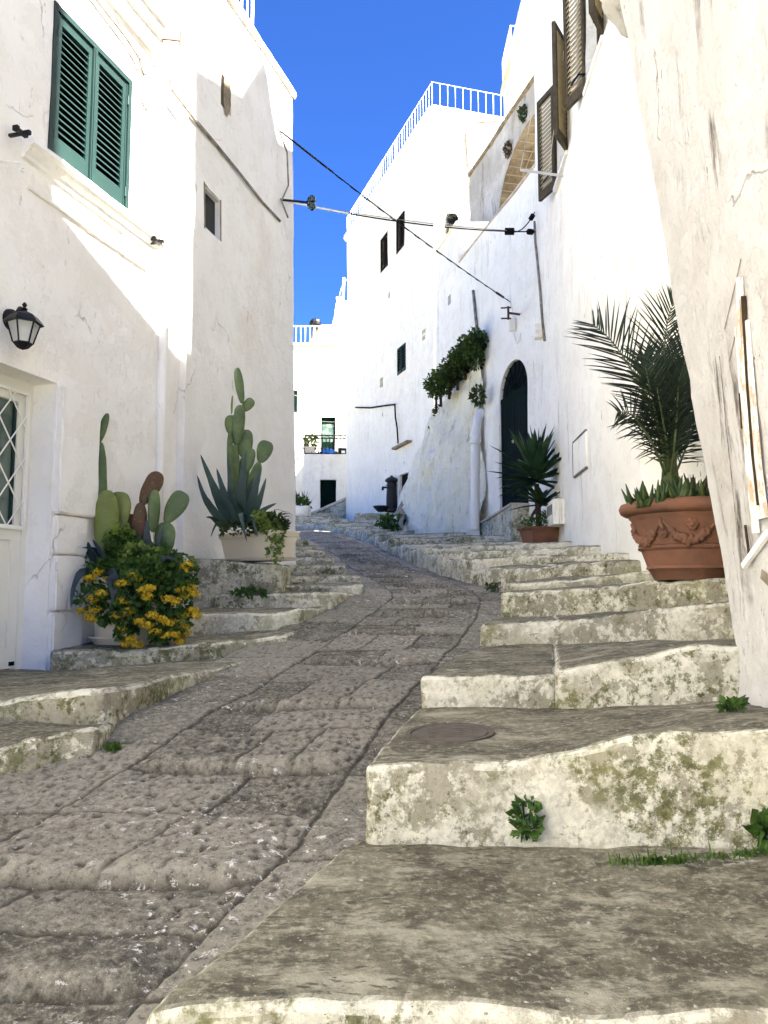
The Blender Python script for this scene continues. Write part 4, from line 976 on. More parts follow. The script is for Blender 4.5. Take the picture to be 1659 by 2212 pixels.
# roof rail
mb = MB(); ff.box(mb, 0, ff.px(728, 745)[0], FZ, FZ + .12, -.3, .12); roughen(mb, 'coping', M['coping'], FH, 8, .015)
railing([X_(-9.4, 42, FZ + .1), ff.P(ff.px(729, 745)[0], FZ + .1, 0)], .95, .235, .024, M['rail'], FH)
# balcony railing
BR = MB(); BB = MB(); zt1 = bz + .02; h_ = fb.px(700, 941)[1] - bz
pts = [X_(fb.O[0] + .05, 41.9, zt1), X_(fb.O[0] + .05, 40.05, zt1), X_(.5, 40.05, zt1)]
for a, b in zip(pts[:-1], pts[1:]):
    for k in (1.0, .84, .03): BR.tube([a + X_(0, 0, h_ * k), b + X_(0, 0, h_ * k)], .036, 5)
    L = np.linalg.norm(b - a); n = int(L / .17)
    for i in range(n + 1): p = a + (b - a) * i / n; BB.tube([p, p + X_(0, 0, h_ * .84)], .022, 4)
    m = int(L / .3)
    for i in range(m): p, q_ = a + (b - a) * i / m, a + (b - a) * (i + .5) / m; r_ = a + (b - a) * (i + 1) / m; BR.tube([p + X_(0, 0, h_ * .86), q_ + X_(0, 0, h_ * .99), r_ + X_(0, 0, h_ * .86)], .016, 4)
R_b = BR.build('balcony_railing', M['metal'], FH); BB.build('bars', M['metal'], R_b)
mb = MB()
for k in range(4): z = bz + h_ + .12 + k * .22; mb.tube([fb.P(-.0, z - .02, .0), fb.P(1.4, z - .1, 0), fb.P(2.9, z, 0)], .006, 3)
mb.tube([fb.P(0, bz + h_, 0), A(663, 920, 41)], .008, 3)
LN = mk('laundry_line', mb.v, mb.f, M['wcable'], R_b)
def small_pot(name, label, c, r, h, mat, square=True):
    t = thing(name, label, 'planter', c); mb = MB()
    if square: mb.hexa([c + X_(-r * .8, -r * .8, 0), c + X_(r * .8, -r * .8, 0), c + X_(r * .8, r * .8, 0), c + X_(-r * .8, r * .8, 0), c + X_(-r, -r, h), c + X_(r, -r, h), c + X_(r, r, h), c + X_(-r, r, h)]); mb.box(c[0] - r * 1.08, c[0] + r * 1.08, c[1] - r * 1.08, c[1] + r * 1.08, c[2] + h * .86, c[2] + h * 1.001)
    else: mb.lathe([(r * .7, 0), (r, h * .9), (r * 1.1, h * .9), (r * 1.1, h)], c, 16)
    mb.build('pot', mat, t); return t
def leaves(c, rad, n, ls, squash=1.0, shell=.55, up=.3, aspect=.55, droop=0):
    """n small pointed leaf faces spread through an ellipsoid volume"""
    mb_v = []; mb_f = []; c = np.asarray(c, float); rad = np.asarray(rad, float) * np.ones(3)
    for k in range(n):
        d = rng.normal(size=3); d /= np.linalg.norm(d); r = shell + (1 - shell) * rng.random() ** .6
        p = c + d * rad * r; a = rng.normal(size=3) + d * .9 + X_(0, 0, up - droop); a /= np.linalg.norm(a); b = np.cross(a, rng.normal(size=3)); b /= np.linalg.norm(b) + 1e-9
        l = ls * (.6 + .8 * rng.random()); w = l * aspect; n_ = np.cross(a, b)
        i = len(mb_v); mb_v += [p, p + a * l * .5 + b * w * .5 + n_ * w * .12, p + a * l, p + a * l * .5 - b * w * .5 + n_ * w * .12]; mb_f += [(i, i + 1, i + 2, i + 3)]
    return mb_v, mb_f
def multi(*ls):
    V = []; Fq = []
    for v, f in ls:
        n = len(V); V += v; Fq += [tuple(n + i for i in q) for q in f]
    return V, Fq
def fol(name, mat, parent, *ls): V, Fq = multi(*ls); return mk(name, V, Fq, mat, parent)
def blade(p, d, L, w, curve=.3, th=.1, seg=7, fold=.25, up0=X_(0, 0, 1), grav=X_(0, 0, -1)):
    """long pointed leaf from p along d, bending down"""
    d = np.asarray(d, float); d /= np.linalg.norm(d); side = np.cross(d, up0)
    if np.linalg.norm(side) < .1: side = np.cross(d, X_(1, 0, 0))
    side /= np.linalg.norm(side); V = []; Fq = []; q = np.asarray(p, float).copy(); dd = d.copy()
    for i in range(seg + 1):
        t = i / seg; ww = w * (min(1, .55 + t * 2.2) if t < .25 else 1) * (1 - t ** 2.2) ** .8 * .5 + .0004; nn = np.cross(side, dd); nn /= np.linalg.norm(nn)
        V += [q - side * ww + nn * ww * fold, q - nn * th * ww, q + side * ww + nn * ww * fold, q + nn * th * ww * .2]
        dd = dd + grav * curve / seg * (0.5 + t); dd /= np.linalg.norm(dd); q = q + dd * L / seg
    for i in range(seg):
        for k in range(4): a = i * 4 + k; b = i * 4 + (k + 1) % 4; Fq.append((a, b, b + 4, a + 4))
    return V, Fq
c = fb.P(fb.px(669, 975)[0], bz, -.25); P1 = small_pot('planter', 'pale square planter at the left end of the far balcony', c, .25, .38, M['plastic'])
pl1 = thing('potted_plant', 'bushy green plant in the square planter on the far balcony', 'plant', c + X_(0, 0, .36)); fol('foliage', M['foliage'], pl1, leaves(c + X_(0, 0, .65), (.38, .3, .36), 260, .16))
c = fb.P(fb.px(685, 975)[0], bz, -.2); pl2 = thing('plant', 'low dark plant on the balcony floor beside the green door', 'plant', c); fol('foliage', M['foliaged'], pl2, leaves(c + X_(0.1, 0, .15), (.55, .2, .22), 220, .12))
c = fb.P(fb.px(709, 975)[0], bz, -.2); bl = thing('crate', 'bright blue plastic bag or crate on the far balcony floor', 'bag', c); mb = MB(); mb.blob(c + X_(0, 0, .12), (.42, .2, .2), 14, 8); V = np.array(mb.v); V += vecnoise(V, 5, 3) * .08; mk('bag', V, mb.f, flat('blue_plastic', (.02, .16, .6), .4), bl)
c = fb.P(fb.px(727, 978)[0], bz, -.2); yl = thing('bundle', 'yellow green bundle lying between blue and black things on the balcony', 'bundle', c); fol('leaves', flat('yellow_green', (.45, .45, .05), .6), yl, leaves(c + X_(0, 0, .08), (.3, .15, .1), 120, .1))
c = fb.P(fb.px(741, 978)[0], bz, -.2); bk_ = thing('crate', 'small black crate with a white mark at the right of the balcony', 'crate', c); mb = MB(); mb.hexa([c + X_(-.2, -.15, 0), c + X_(.2, -.15, 0), c + X_(.2, .15, 0), c + X_(-.2, .15, 0), c + X_(-.28, -.18, .32), c + X_(.28, -.18, .32), c + X_(.28, .18, .32), c + X_(-.28, .18, .32)]); bb_ = mb.build('tub', M['metal'], bk_); mb = MB(); mb.box(c[0] - .08, c[0] + .1, c[1] - .19, c[1] - .175, c[2] + .05, c[2] + .18); mb.build('tag', M['rail'], bk_)
# stair parapet in front of the green door
SP = thing('stair_parapet', 'sloping stone parapet rising to the right below the far green door', 'parapet', (-2.5, 37, 3.4))
mb = MB(); y_ = 36.0; a_ = A(690, 1110, y_); b_ = A(775, 1066, y_); zb = 2.6
mb.hexa([X_(a_[0] - .4, y_, zb), X_(b_[0] + .6, y_, zb), X_(b_[0] + .6, y_ + .5, zb), X_(a_[0] - .4, y_ + .5, zb), X_(a_[0] - .4, y_, a_[2] - .1), X_(b_[0] + .6, y_, b_[2] + .25), X_(b_[0] + .6, y_ + .5, b_[2] + .25), X_(a_[0] - .4, y_ + .5, a_[2] - .1)])
roughen(mb, 'masonry', M['step'], SP, 14, .04)
mb = MB(); mb.hexa([X_(a_[0] - .45, y_ - .06, a_[2] - .1), X_(b_[0] + .6, y_ - .06, b_[2] + .25), X_(b_[0] + .6, y_ + .55, b_[2] + .25), X_(a_[0] - .45, y_ + .55, a_[2] - .1), X_(a_[0] - .45, y_ - .06, a_[2] + .02), X_(b_[0] + .6, y_ - .06, b_[2] + .37), X_(b_[0] + .6, y_ + .55, b_[2] + .37), X_(a_[0] - .45, y_ + .55, a_[2] + .02)]); roughen(mb, 'cap_stone', M['coping'], SP, 10, .02)
# low plant bed at far left
PB = thing('plant_bed', 'white raised bed with spiky green plants at the foot of the far house', 'plant bed', A(645, 1105, 30)); c = A(643, 1100, 30)
mb = MB(); mb.lathe([(.30, -.6), (.48, -.25), (.5, .05), (.42, .12), (.36, .08)], c, 18); V = np.array(mb.v); V += vecnoise(V, 3, 9) * .06; mk('bed', V, mb.f, M['far'], PB, smooth=True)
pbp = thing('plant', 'spiky and leafy green plants growing in the far white bed', 'plant', c); fol('foliage', M['foliage'], pbp, leaves(c + X_(-.05, 0, .2), (.5, .3, .26), 320, .16), *[blade(c + X_(.15 + .2 * rng.normal() * .5, 0, .1), X_(rng.normal() * .3, rng.normal() * .3, 1), .65, .05, .2) for _ in range(14)])
# chimney / rooftop house behind the rail
RH = thing('house', 'rooftop building with dark chimney behind the far roof rail', 'house', (-3, 47, 12))
mb = MB(); y_ = 48
def quad_prism(mb, P, y0, y1, mat=None):
    a = [A(px, py, y0) for px, py in P]; n = len(a); b = [p + X_(0, y1 - y0, 0) for p in a]; mb.add(a + b, [tuple(range(n)), tuple(range(n, 2 * n))[::-1]] + [(i, i + n, (i + 1) % n + n, (i + 1) % n) for i in range(n)])
quad_prism(mb, [(690, 760), (690, 703), (697, 702), (722, 702), (722, 760)], 48, 51); mb.build('wall', M['far'], RH)
mb = MB(); quad_prism(mb, [(668, 760), (674, 720), (680, 700), (684, 688), (690, 690), (692, 760)], 47.5, 48.4); mb.build('stone_stack', M['sstone'], RH)
mb = MB(); c = A(681, 699, 47.3); mb.blob(c, (.35, .3, .32), 10, 7); mb.build('chimney_cowl', M['metal'], RH)
mb = MB(); quad_prism(mb, [(704, 760), (706, 738), (715, 710), (722, 680), (728, 645), (733, 645), (733, 760)], 45, 46.5); mb.build('curved_parapet', M['far'], RH)
mb = MB(); quad_prism(mb, [(727, 760), (727, 643), (742, 643), (742, 650), (770, 650), (770, 760)], 43.5, 45); mb.build('upper_wall', M['far'], RH)
mb = MB(); quad_prism(mb, [(726, 646), (726, 641), (742, 641), (742, 646)], 43.3, 45.2); mb.build('cap', M['coping'], RH)
PO = thing('pole', 'thin white antenna pole with stay wires on the far rooftop', 'pole', A(742, 650, 43.4)); mb = MB(); mb.tube([A(741, 650, 43.4), A(742.5, 600, 43.4)], .07, 6); mb.build('mast', M['rail'], PO); mb = MB(); mb.tube([A(742.5, 603, 43.4), A(752, 607, 43.4)], .02, 4); mb.tube([A(742, 603, 43.4), A(731, 648, 43.4)], .012, 3); mb.build('stay_wire', M['rail'], PO)

# ---------------------------------------------------------------- fountain
c = A(845, 1105.5, 29.3); c[2] = A(845, 1106, 29.3)[2]; gz = c[2]; c = X_(A(846, 1106, 29.3)[0], 29.3, gz)
FT = thing('street_fountain', 'grey cast iron hand-pump fountain with domed cap and basin', 'fountain', c)
mb = MB(); s_ = 1.12; mb.lathe([(.24, 0), (.24, .06), (.19, .10), (.185, .5), (.165, .9), (.19, .905), (.19, .935), (.165, .94), (.16, 1.02), (.22, 1.05), (.23, 1.10), (.20, 1.14), (.12, 1.19), (.05, 1.22), (.04, 1.25), (.0, 1.27)], c, 20, False); V = (np.array(mb.v) - c) * s_ * .93 + c; mk('column', V, mb.f, M['iron'], FT, auto=35)
mb = MB(); p = c + X_(0, -.1, .86); mb.tube([p, p + X_(-.2, -.05, 0), p + X_(-.34, -.1, 0)], .035, 8); mb.tube([p + X_(-.31, -.09, .0), p + X_(-.32, -.09, -.1)], .04, 8); mb.build('spout', M['iron'], FT, smooth=True)
b = c + X_(-.38, -.1, 0); mb = MB(); mb.lathe([(.12, 0), (.16, .04), (.26, .14), (.29, .2), (.27, .2), (.2, .12), (.0, .08)], b, 20, False); mb.build('basin', M['iron'], FT, smooth=True)

# ---------------------------------------------------------------- street wires
def sag(a, b, s, n=24): return [a + (b - a) * t - X_(0, 0, s * 4 * t * (1 - t)) for t in np.linspace(0, 1, n)]
def wire(label, P, r, mat, extra=None):
    t = thing('cable', label, 'cable', P[0]); mb = MB(); mb.tube(P, r, 5); mk('strand', mb.v, mb.f, mat, t, smooth=True)
    if extra:
        for nm, Q, rr, m2 in extra:
            mb = MB(); mb.tube(Q, rr, 6); mk(nm, mb.v, mb.f, m2, t, smooth=True)
    return t
pA1 = lpt(fL2, *fL2.px(615, 276), .0); pB1 = fD.P(*fD.px(1102, 652, .03), .03)
w1p = sag(pA1, pB1, .06)
tw = [p + .012 * X_(0, math.cos(i * 2.1), math.sin(i * 2.1)) for i, p in enumerate(sag(pA1, pB1, .07, 60))]
wire('twisted dark cable sloping from the left house down to the arched door house', w1p, .0085, M['cable'], [('twist', tw, .0045, M['metal']), ('black_sheath', w1p[:5], .014, M['metal']), ('clamp', w1p[-3:-1], .022, M['metal'])])
pA2 = lpt(fL2, *fL2.px(620, 433), .02); pB2 = fT.P(0.02, fT.px(1154, 520)[1], .03)
w2p = sag(pA2, pB2, .10)
wire('long cable across the street near level, with clamps at the tall house corner', w2p, .010, M['cable'], [('second_strand', [p + X_(0, 0, .03 * math.sin(PI * i / 23)) for i, p in enumerate(w2p)], .005, M['wcable']), ('pale_sheath', w2p[:6], .014, M['rail']), ('clamp', [w2p[-2] + (w2p[-1] - w2p[-2]) * .2, w2p[-2] + (w2p[-1] - w2p[-2]) * .6], .05, M['cable'])])
jn = w2p[0] + (w2p[-1] - w2p[0]) * .83; jn = w2p[20]
wire('short slack cable branching up to the tall house corner, with junction box', sag(jn, fT.P(0.0, fT.px(1153, 478)[1], .03), .12, 14), .009, M['cable'], [('junction_box', [jn - X_(.07, 0, 0), jn + X_(.07, 0, 0)], .06, M['cable']), ('turnbuckle', sag(jn, fT.P(0.0, fT.px(1153, 478)[1], .03), .12, 14)[11:13], .045, M['cable'])])
# insulator bracket on the left house corner
IB = thing('insulator_bracket', 'black iron bracket with two dark insulators on the left house corner', 'bracket', pA2)
d_ = A(665, 436, pA2[1] + .0); mb = MB(); mb.tube([pA2 - X_(.05, 0, -.01), A(662, 437, pA2[1])], .016, 6); mb.tube([A(662, 437, pA2[1]), A(665, 434, pA2[1]), A(667, 427, pA2[1])], .012, 6); mb.tube([A(662, 437, pA2[1]), A(665, 441, pA2[1]), A(667, 447, pA2[1])], .012, 6); mb.build('arm', M['metal'], IB)
for (x, y) in ((674, 428), (674, 442)):
    c = A(x, y + 5, pA2[1]); mb = MB(); mb.lathe([(.02, -.02), (.045, 0), (.05, .02), (.03, .025), (.045, .035), (.045, .055), (.025, .06), (.03, .075), (.0, .085)], c - X_(0, 0, .02), 12, False); mb.build('insulator', flat('green_glass', (.01, .04, .04), .2, .6), IB, smooth=True)
mb = MB(); mb.tube([lpt(fL2, *fL2.px(614, 276), .03), A(620, 330, pA1[1]), A(623, 400, pA1[1]), lpt(fL2, *fL2.px(618, 435), .03), A(622, 470, pA1[1] - .05)], .011, 5)
t_ = thing('cable', 'pale cable hanging down the left house corner beside the sky', 'cable', pA1); mk('strand', mb.v, mb.f, M['wcable'], t_, smooth=True)
# antenna-like bracket, conduit box and cables on the right walls
AB = thing('wall_bracket', 'small rusty fork-shaped bracket on the wall above the arched door', 'bracket', fD.P(*fD.px(1113, 678), 0))
c0_ = fD.P(*fD.px(1122, 679), 0); z = c0_[2]; e1 = A(1098, 676, c0_[1] - .3); mb = MB(); mb.tube([c0_, e1], .022, 6)
mb.tube([e1 + X_(0, 0, .12), e1 - X_(0, 0, .12)], .02, 6); mb.tube([e1 + X_(.05, 0, .10), e1 + X_(-.13, 0, .09)], .014, 5); mb.tube([e1 + X_(.05, 0, -.10), e1 + X_(-.13, 0, -.10)], .014, 5); mb.build('fork', flat('rust', (.07, .035, .02), .8, .2), AB)
def wallrun(label, f, pts, r, mat, o=.03, box=None):
    P = [f.P(*f.px(x, y, o), o) for x, y in pts]; t = thing('cable', label, 'cable', P[0]); mb = MB(); mb.tube(P, r, 6); V = np.array(mb.v) + vecnoise(np.array(mb.v), 7, 3) * r * .4; mk('strand', V, mb.f, mat, t, smooth=True)
    if box:
        x, y, w_, h__ = box; s, z = f.px(x, y, o); mb = MB(); f.box(mb, s - w_, s + w_, z - h__, z + h__, 0, .12); roughen(mb, 'box', M['right'], t, 3, .006, 6, .01)
    return t
wallrun('grey cable in a painted conduit down the tall house wall', fT, [(1155, 478), (1156, 522), (1160, 560), (1166, 620), (1171, 690), (1176, 735)], .02, M['wcable'], .03, (1167, 716, .09, .11))
wallrun('thin white cable and box below the fork bracket above the arched door', fD, [(1102, 652), (1107, 670), (1109, 700), (1110, 722), (1117, 742), (1122, 736), (1124, 720)], .012, M['whitep'], .03, (1109, 702, .04, .12))
wallrun('dark drip cable down the middle house facade to a small box', fM, [(768, 880), (800, 881), (835, 876), (853, 874), (854, 900), (858, 925), (860, 958)], .03, M['cable'], .06)
wallrun('grey dripline on the wall left of the arched door house', fD, [(1022, 628), (1025, 660), (1029, 700), (1032, 735)], .03, M['wcable'], .02)
# lines on the far house
t_ = thing('cable', 'bundle of pale cables across the far house facade above the balcony', 'cable', A(640, 820, 41.8)); mb = MB()
mb.tube(sag(A(625, 818, 41.7), A(765, 818, 38), .15), .02, 4); mb.tube(sag(A(625, 822, 41.7), A(765, 823, 38), .25), .02, 4); mb.tube(sag(A(625, 850, 41.7), A(768, 880, 37), .1), .015, 4); mk('strand', mb.v, mb.f, M['wcable'], t_)
# AC unit
c = fD.P(fD.px(976, 470)[0], 0, 0)
AC = thing('air_conditioner', 'white outdoor air conditioning unit beside the rooftop block', 'air conditioner', (1.5, 20.4, 7.9))
y_ = 20.6; a_, b_ = A(962, 493, y_), A(988, 452, y_); mb = MB(); mb.box(a_[0], b_[0], y_, y_ + .35, a_[2], b_[2]); mb.build('casing', M['plastic'], AC)
mb = MB(); cx = a_[0] * .38 + b_[0] * .62; cz = (a_[2] + b_[2]) / 2
for r_ in (.07, .12, .17): mb.tube([X_(cx + r_ * math.cos(t), y_ - .015, cz + r_ * math.sin(t)) for t in np.linspace(0, 2 * PI, 20)], .008, 4, False)
mb.build('fan_guard', M['iron'], AC); mb = MB(); mb.tube([X_(cx, y_ - .005, cz), X_(cx, y_ - .002, cz)], .15, 20); mb.build('fan', M['cable'], AC)
mb = MB()
for k in range(7): z = a_[2] + .08 + k * .05; mb.box(a_[0] + .03, a_[0] + .12, y_ - .01, y_ - .001, z, z + .02)
mb.build('vents', M['iron'], AC)
mb = MB(); mb.box(a_[0] + .05, a_[0] + .09, y_ - .05, y_ + .5, a_[2] - .06, a_[2] - .001); mb.box(b_[0] - .09, b_[0] - .05, y_ - .05, y_ + .5, a_[2] - .06, a_[2] - .001); mb.build('bracket', M['iron'], AC)
# stone bracket bulb at the top of the tall wall
SBt = thing('stone_corbel', 'round mouldy stone corbel high on the wall at the top right', 'corbel', cb); mk('corbel', V if False else (np.array(SB.v) + vecnoise(np.array(SB.v), 8, 3) * .014), SB.f, M['arch'], SBt, smooth=True)
# meter hatch on tall wall
MT = thing('meter_hatch', 'flaking white utility hatch set in the tall house wall behind the palm', 'hatch', fT.P(*fT.px(1257, 990), 0))
s0_, s1_ = fT.px(1243, 985)[0], fT.px(1271, 975)[0]; z0_, z1_ = fT.px(1252, 1022)[1], fT.px(1244, 957)[1]
mb = MB(); fT.box(mb, s0_, s1_, z0_, z1_, -.01, .03); roughen(mb, 'cover', M['right'], MT, 4, .004, 6, .006)
mb = MB()
for (a, b, c_, d_) in ((s0_ - .02, s0_ - .004, z0_, z1_), (s0_, s1_, z1_ + .004, z1_ + .02), (s0_, s1_, z0_ - .025, z0_ - .005)): fT.box(mb, a, b, c_, d_, -.01, .034)
V = np.array(mb.v) + vecnoise(np.array(mb.v), 9, 3) * .004; mk('gap', V, mb.f, M['wcable'], MT)
# meter box behind yucca
MX = thing('meter_box', 'white wall box with slotted vent behind the yucca', 'box', fT.P(*fT.px(1200, 1120), 0))
s0_, s1_ = fT.px(1189, 1100, .1)[0], fT.px(1205, 1100, .1)[0]; z0_, z1_ = fT.px(1200, 1135, .1)[1], fT.px(1200, 1080, .1)[1]
mb = MB(); fT.box(mb, s0_, s1_, z0_, z1_, 0, .16); roughen(mb, 'casing', M['right'], MX, 2, .004, 6, .008)
mb = MB()
for k in range(6): u = s0_ + (s1_ - s0_) * (.2 + .12 * k); fT.box(mb, u, u + (s1_ - s0_) * .05, z1_ - .2, z1_ - .06, .16, .164)
mb.build('slots', M['dark'], MX)

# ---------------------------------------------------------------- lantern and small ironwork on the left house
sl, zl = fL.px(22, 690)
LT = thing('wall_lantern', 'black iron carriage lantern on the left wall above the glazed door', 'lantern', fL.P(sl, zl, 0))
def ringz(c, r, z, n=6, a0=.5): return [c + X_(r * math.cos(2 * PI * (k + a0) / n), r * math.sin(2 * PI * (k + a0) / n), z) for k in range(n)]
H_ = .26; R0, R1 = .06, .115
def frust(mb, c, ra, za, rb, zb_, n=6, capb=False, capt=False):
    V = ringz(c, ra, za, n) + ringz(c, rb, zb_, n); Fq = [(k, (k + 1) % n, (k + 1) % n + n, k + n) for k in range(n)]
    if capb: Fq.append(tuple(range(n))[::-1])
    if capt: Fq.append(tuple(range(n, 2 * n)))
    mb.add(V, Fq)
sl_, zl_ = fL.px(49, 752, .17); c = fL.P(sl_, zl_, .17)
mb = MB(); frust(mb, c, .0, -.012, .035, 0, 6); frust(mb, c, .035, 0, .062, .03, 6); frust(mb, c, .062, .03, .062, .036, 6, True, True)
LB_ = mb.build('base', M['metal'], LT)
mb = MB(); frust(mb, c, .058, .037, .098, .165, 6); LG = mb.build('glass', M['lglass'], LT)
mb = MB()
for k in range(6):
    a = 2 * PI * (k + .5) / 6; mb.tube([c + X_(.062 * math.cos(a), .062 * math.sin(a), .034), c + X_(.102 * math.cos(a), .102 * math.sin(a), .17)], .0055, 5)
mb.build('frame', M['metal'], LT)
mb = MB(); frust(mb, c, .128, .163, .118, .178, 6, True); frust(mb, c, .118, .178, .085, .215, 6); frust(mb, c, .085, .215, .04, .238, 6); frust(mb, c, .04, .238, .012, .25, 6, False, True); mb.lathe([(.012, .25), (.022, .262), (.008, .275), (.017, .29), (.008, .305), (.0, .31)], c, 10, False); mb.build('roof', M['metal'], LT)
mb = MB(); mb.blob(c + X_(0, 0, .11), (.028, .028, .04), 12, 8); mb.build('bulb', M['whitep'], LT, smooth=True)
wp = fL.P(fL.px(20, 694)[0], c[2] + .225, 0)
mb = MB(); mb.tube([wp + fL.n * .0, wp + fL.n * .03], [.075, .07], 18); mb.tube([wp + fL.n * .03, wp + fL.n * .045], [.06, .04], 18); mb.build('wall_plate', M['metal'], LT, auto=40)
mb = MB(); top_ = c + X_(0, 0, .245); m1 = wp + fL.n * .06 + X_(0, 0, .02); mb.tube([wp, m1, (m1 + top_) / 2 + X_(0, 0, .03), top_ + X_(0, 0, .0)], [.028, .026, .024, .02], 10); mb.build('arm', M['metal'], LT, smooth=True)
def bracket(label, x, y, flip=1):
    s, z = fL.px(x, y, .1); t = thing('clothes_line_bracket', label, 'bracket', fL.P(s, z, .1)); mb = MB()
    fL.box(mb, s - .012, s + .012, z - .004, z + .014, -.02, .13); fL.box(mb, s - .05, s + .04, z - .006, z + .016, .09, .12); fL.box(mb, s - .045, s - .02, z + .012, z + .045, .06, .10); fL.box(mb, s + .02, s + .045, z + .012, z + .04, .09, .14); mb.build('clamp', M['metal'], t)
bracket('small black metal clamp at the left end of the sill ledge', 47, 290)
bracket('small black metal clamp at the right end of the sill ledge', 340, 525)
hk = thing('wall_hook', 'white curled iron hook on the wall below the window ledge', 'hook', fL.P(*fL.px(2, 347), 0)); mb = MB()
s, z = fL.px(4, 346, .03); P = [fL.P(s - .02, z, 0), fL.P(s - .02, z, .12)]; k0 = fL.P(s + .0, z - .05, .13)
P = [fL.P(s, z, -.01), fL.P(s + .02, z + .002, .06), fL.P(s + .06, z, .13)] + [fL.P(s + .06 + .03 * math.sin(t) * (1 - t / 11), z - .035 + .035 * math.cos(t) * (1 - t / 11), .14) for t in np.linspace(0, 8, 22)]
mb.tube(P, .006, 6); mb.build('scroll', M['whitep'], hk, smooth=True)
ins = thing('insulator_bracket', 'white ceramic insulator on a rusty bracket at the top of the left pilaster', 'bracket', fL.P(*fL.px(370, 70), .05)); s, z = fL.px(352, 85, .02); mb = MB(); mb.tube([fL.P(s - .1, z - .05, 0), fL.P(s + .06, z + .0, .16)], .014, 6); mb.tube([fL.P(s + .06, z - .04, .16), fL.P(s + .06, z + .09, .16)], .012, 6); mb.build('arm', flat('rusty', (.12, .06, .04), .8), ins)
mb = MB(); cc = fL.P(s + .12, z + .01, .20); mb.tube([cc, cc + fL.e * .02, cc + fL.e * .025, cc + fL.e * .045, cc + fL.e * .05, cc + fL.e * .07], [.035, .038, .02, .036, .02, .03], 12); mb.build('insulator', M['rail'], ins)
# manhole cover on the second tread
c = A(972, 1586, 3.35); MC = thing('manhole_cover', 'small round iron cover let into the second step tread', 'manhole cover', c)
# ---------------------------------------------------------------- manhole: put it on the tread
def ground_z(x, y, z0=3.0, names=('step', 'landing', 'pedestal', 'road', 'tier')):
    dg = bpy.context.evaluated_depsgraph_get(); hit, loc, *_ = bpy.context.scene.ray_cast(dg, Vector((x, y, z0)), Vector((0, 0, -1))); return loc[2] if hit else 0
def rayhit(px, py):
    dg = bpy.context.evaluated_depsgraph_get(); d = ray(px, py); hit, loc, *_ = bpy.context.scene.ray_cast(dg, Vector((0, 0, 0)), Vector(d).normalized()); return np.array(loc) if hit else None
bpy.context.view_layer.update()
g = rayhit(972, 1586); gx, gy = g[0], g[1]; gz = ground_z(gx, gy, g[2] + .3); hx_, lx_ = ground_z(gx + .15, gy, g[2] + .3), ground_z(gx - .15, gy, g[2] + .3); hy_, ly_ = ground_z(gx, gy + .15, g[2] + .3), ground_z(gx, gy - .15, g[2] + .3); gz = (hx_ + lx_ + hy_ + ly_) / 4 + .004
def tilt_(V): V = np.array(V); V[:, 2] += (V[:, 0] - gx) * (hx_ - lx_) / .3 + (V[:, 1] - gy) * (hy_ - ly_) / .3; return V
mb = MB(); mb.lathe([(.0, .003), (.15, .003), (.152, -.002), (.158, -.002), (.160, .004), (.178, .005), (.18, -.02)], X_(gx, gy, gz), 36, False)
RUSTY = flat('rusty_iron', (.10, .085, .065), .8, .3, .6, 20); mk('cover', tilt_(mb.v), mb.f, RUSTY, MC)
mb = MB()
for k in range(5): mb.box(gx - .09, gx + .09, gy - .08 + k * .04, gy - .065 + k * .04, gz + .003, gz + .0055)
mk('ribs', tilt_(mb.v), mb.f, RUSTY, MC)

# ---------------------------------------------------------------- big terracotta pot and palm
pc_ = at(1490, 1250, 5.95); pz = ground_z(pc_[0], pc_[1], .6); zr_ = at(1482, 1085, 5.95)[2]
TP = thing('terracotta_pot', 'large terracotta pot with moulded garlands on the mossy step', 'pot', X_(pc_[0], pc_[1], pz))
C0 = X_(pc_[0], pc_[1], pz); HH = zr_ - pz + .02; R = .47; b_r = .255
k_ = HH
prof = [(b_r - .02, 0), (b_r, .0), (b_r + .01, .02 * k_), (.305, .13 * k_), (.318, .135 * k_), (.318, .155 * k_), (.312, .17 * k_), (.352, .36 * k_), (.372, .37 * k_), (.378, .39 * k_), (.368, .415 * k_), (.376, .425 * k_), (.366, .44 * k_), (.415, .70 * k_), (.425, .745 * k_), (.438, .76 * k_), (.44, .79 * k_), (.475, .80 * k_), (.505, .83 * k_), (.515, .885 * k_), (.50, .935 * k_), (.455, .96 * k_), (.44, .955 * k_), (.42, .90 * k_), (.41, .86 * k_)]
prof = [(r_ * .93, z_) for r_, z_ in prof]
mb = MB(); mb.lathe(prof, C0, 72, False); V = np.array(mb.v) + vecnoise(np.array(mb.v), 5, 3) * .003; mk('pot', V, mb.f, M['terra'], TP, smooth=True, auto=50)
mb = MB(); mb.lathe([(.0, .90 * k_), (.385, .89 * k_)], C0, 40, False); mb.build('soil', M['soil'], TP)
def onpot(a, zf, o=0):
    r = np.interp(zf, [0, .155, .36, .44, .70, .79], [b_r, .315, .352, .366, .415, .44]) * .93 + o; return C0 + X_(r * math.sin(a), -r * math.cos(a), zf * k_)
mb = MB()
for a0 in (-.78 - 1.0, -.78, .32, 1.4):
    # swag hanging between two points, thick and lumpy in the middle
    P = [(a0 + t * .95, .70 - .24 * math.sin(PI * t) ** .9) for t in np.linspace(0, 1, 16)]; mb.tube([onpot(a, z, .006) for a, z in P], [.010 + .010 * math.sin(PI * i / 15) for i in range(16)], 8)
    for i in range(3, 13):
        for j in range(3): t = P[i]; mb.blob(onpot(t[0] + rng.normal() * .02, t[1] + rng.normal() * .015, .018), .017 + .012 * math.sin(PI * i / 15), 7, 5)
mb.build('garland', M['terra'], TP, smooth=True)
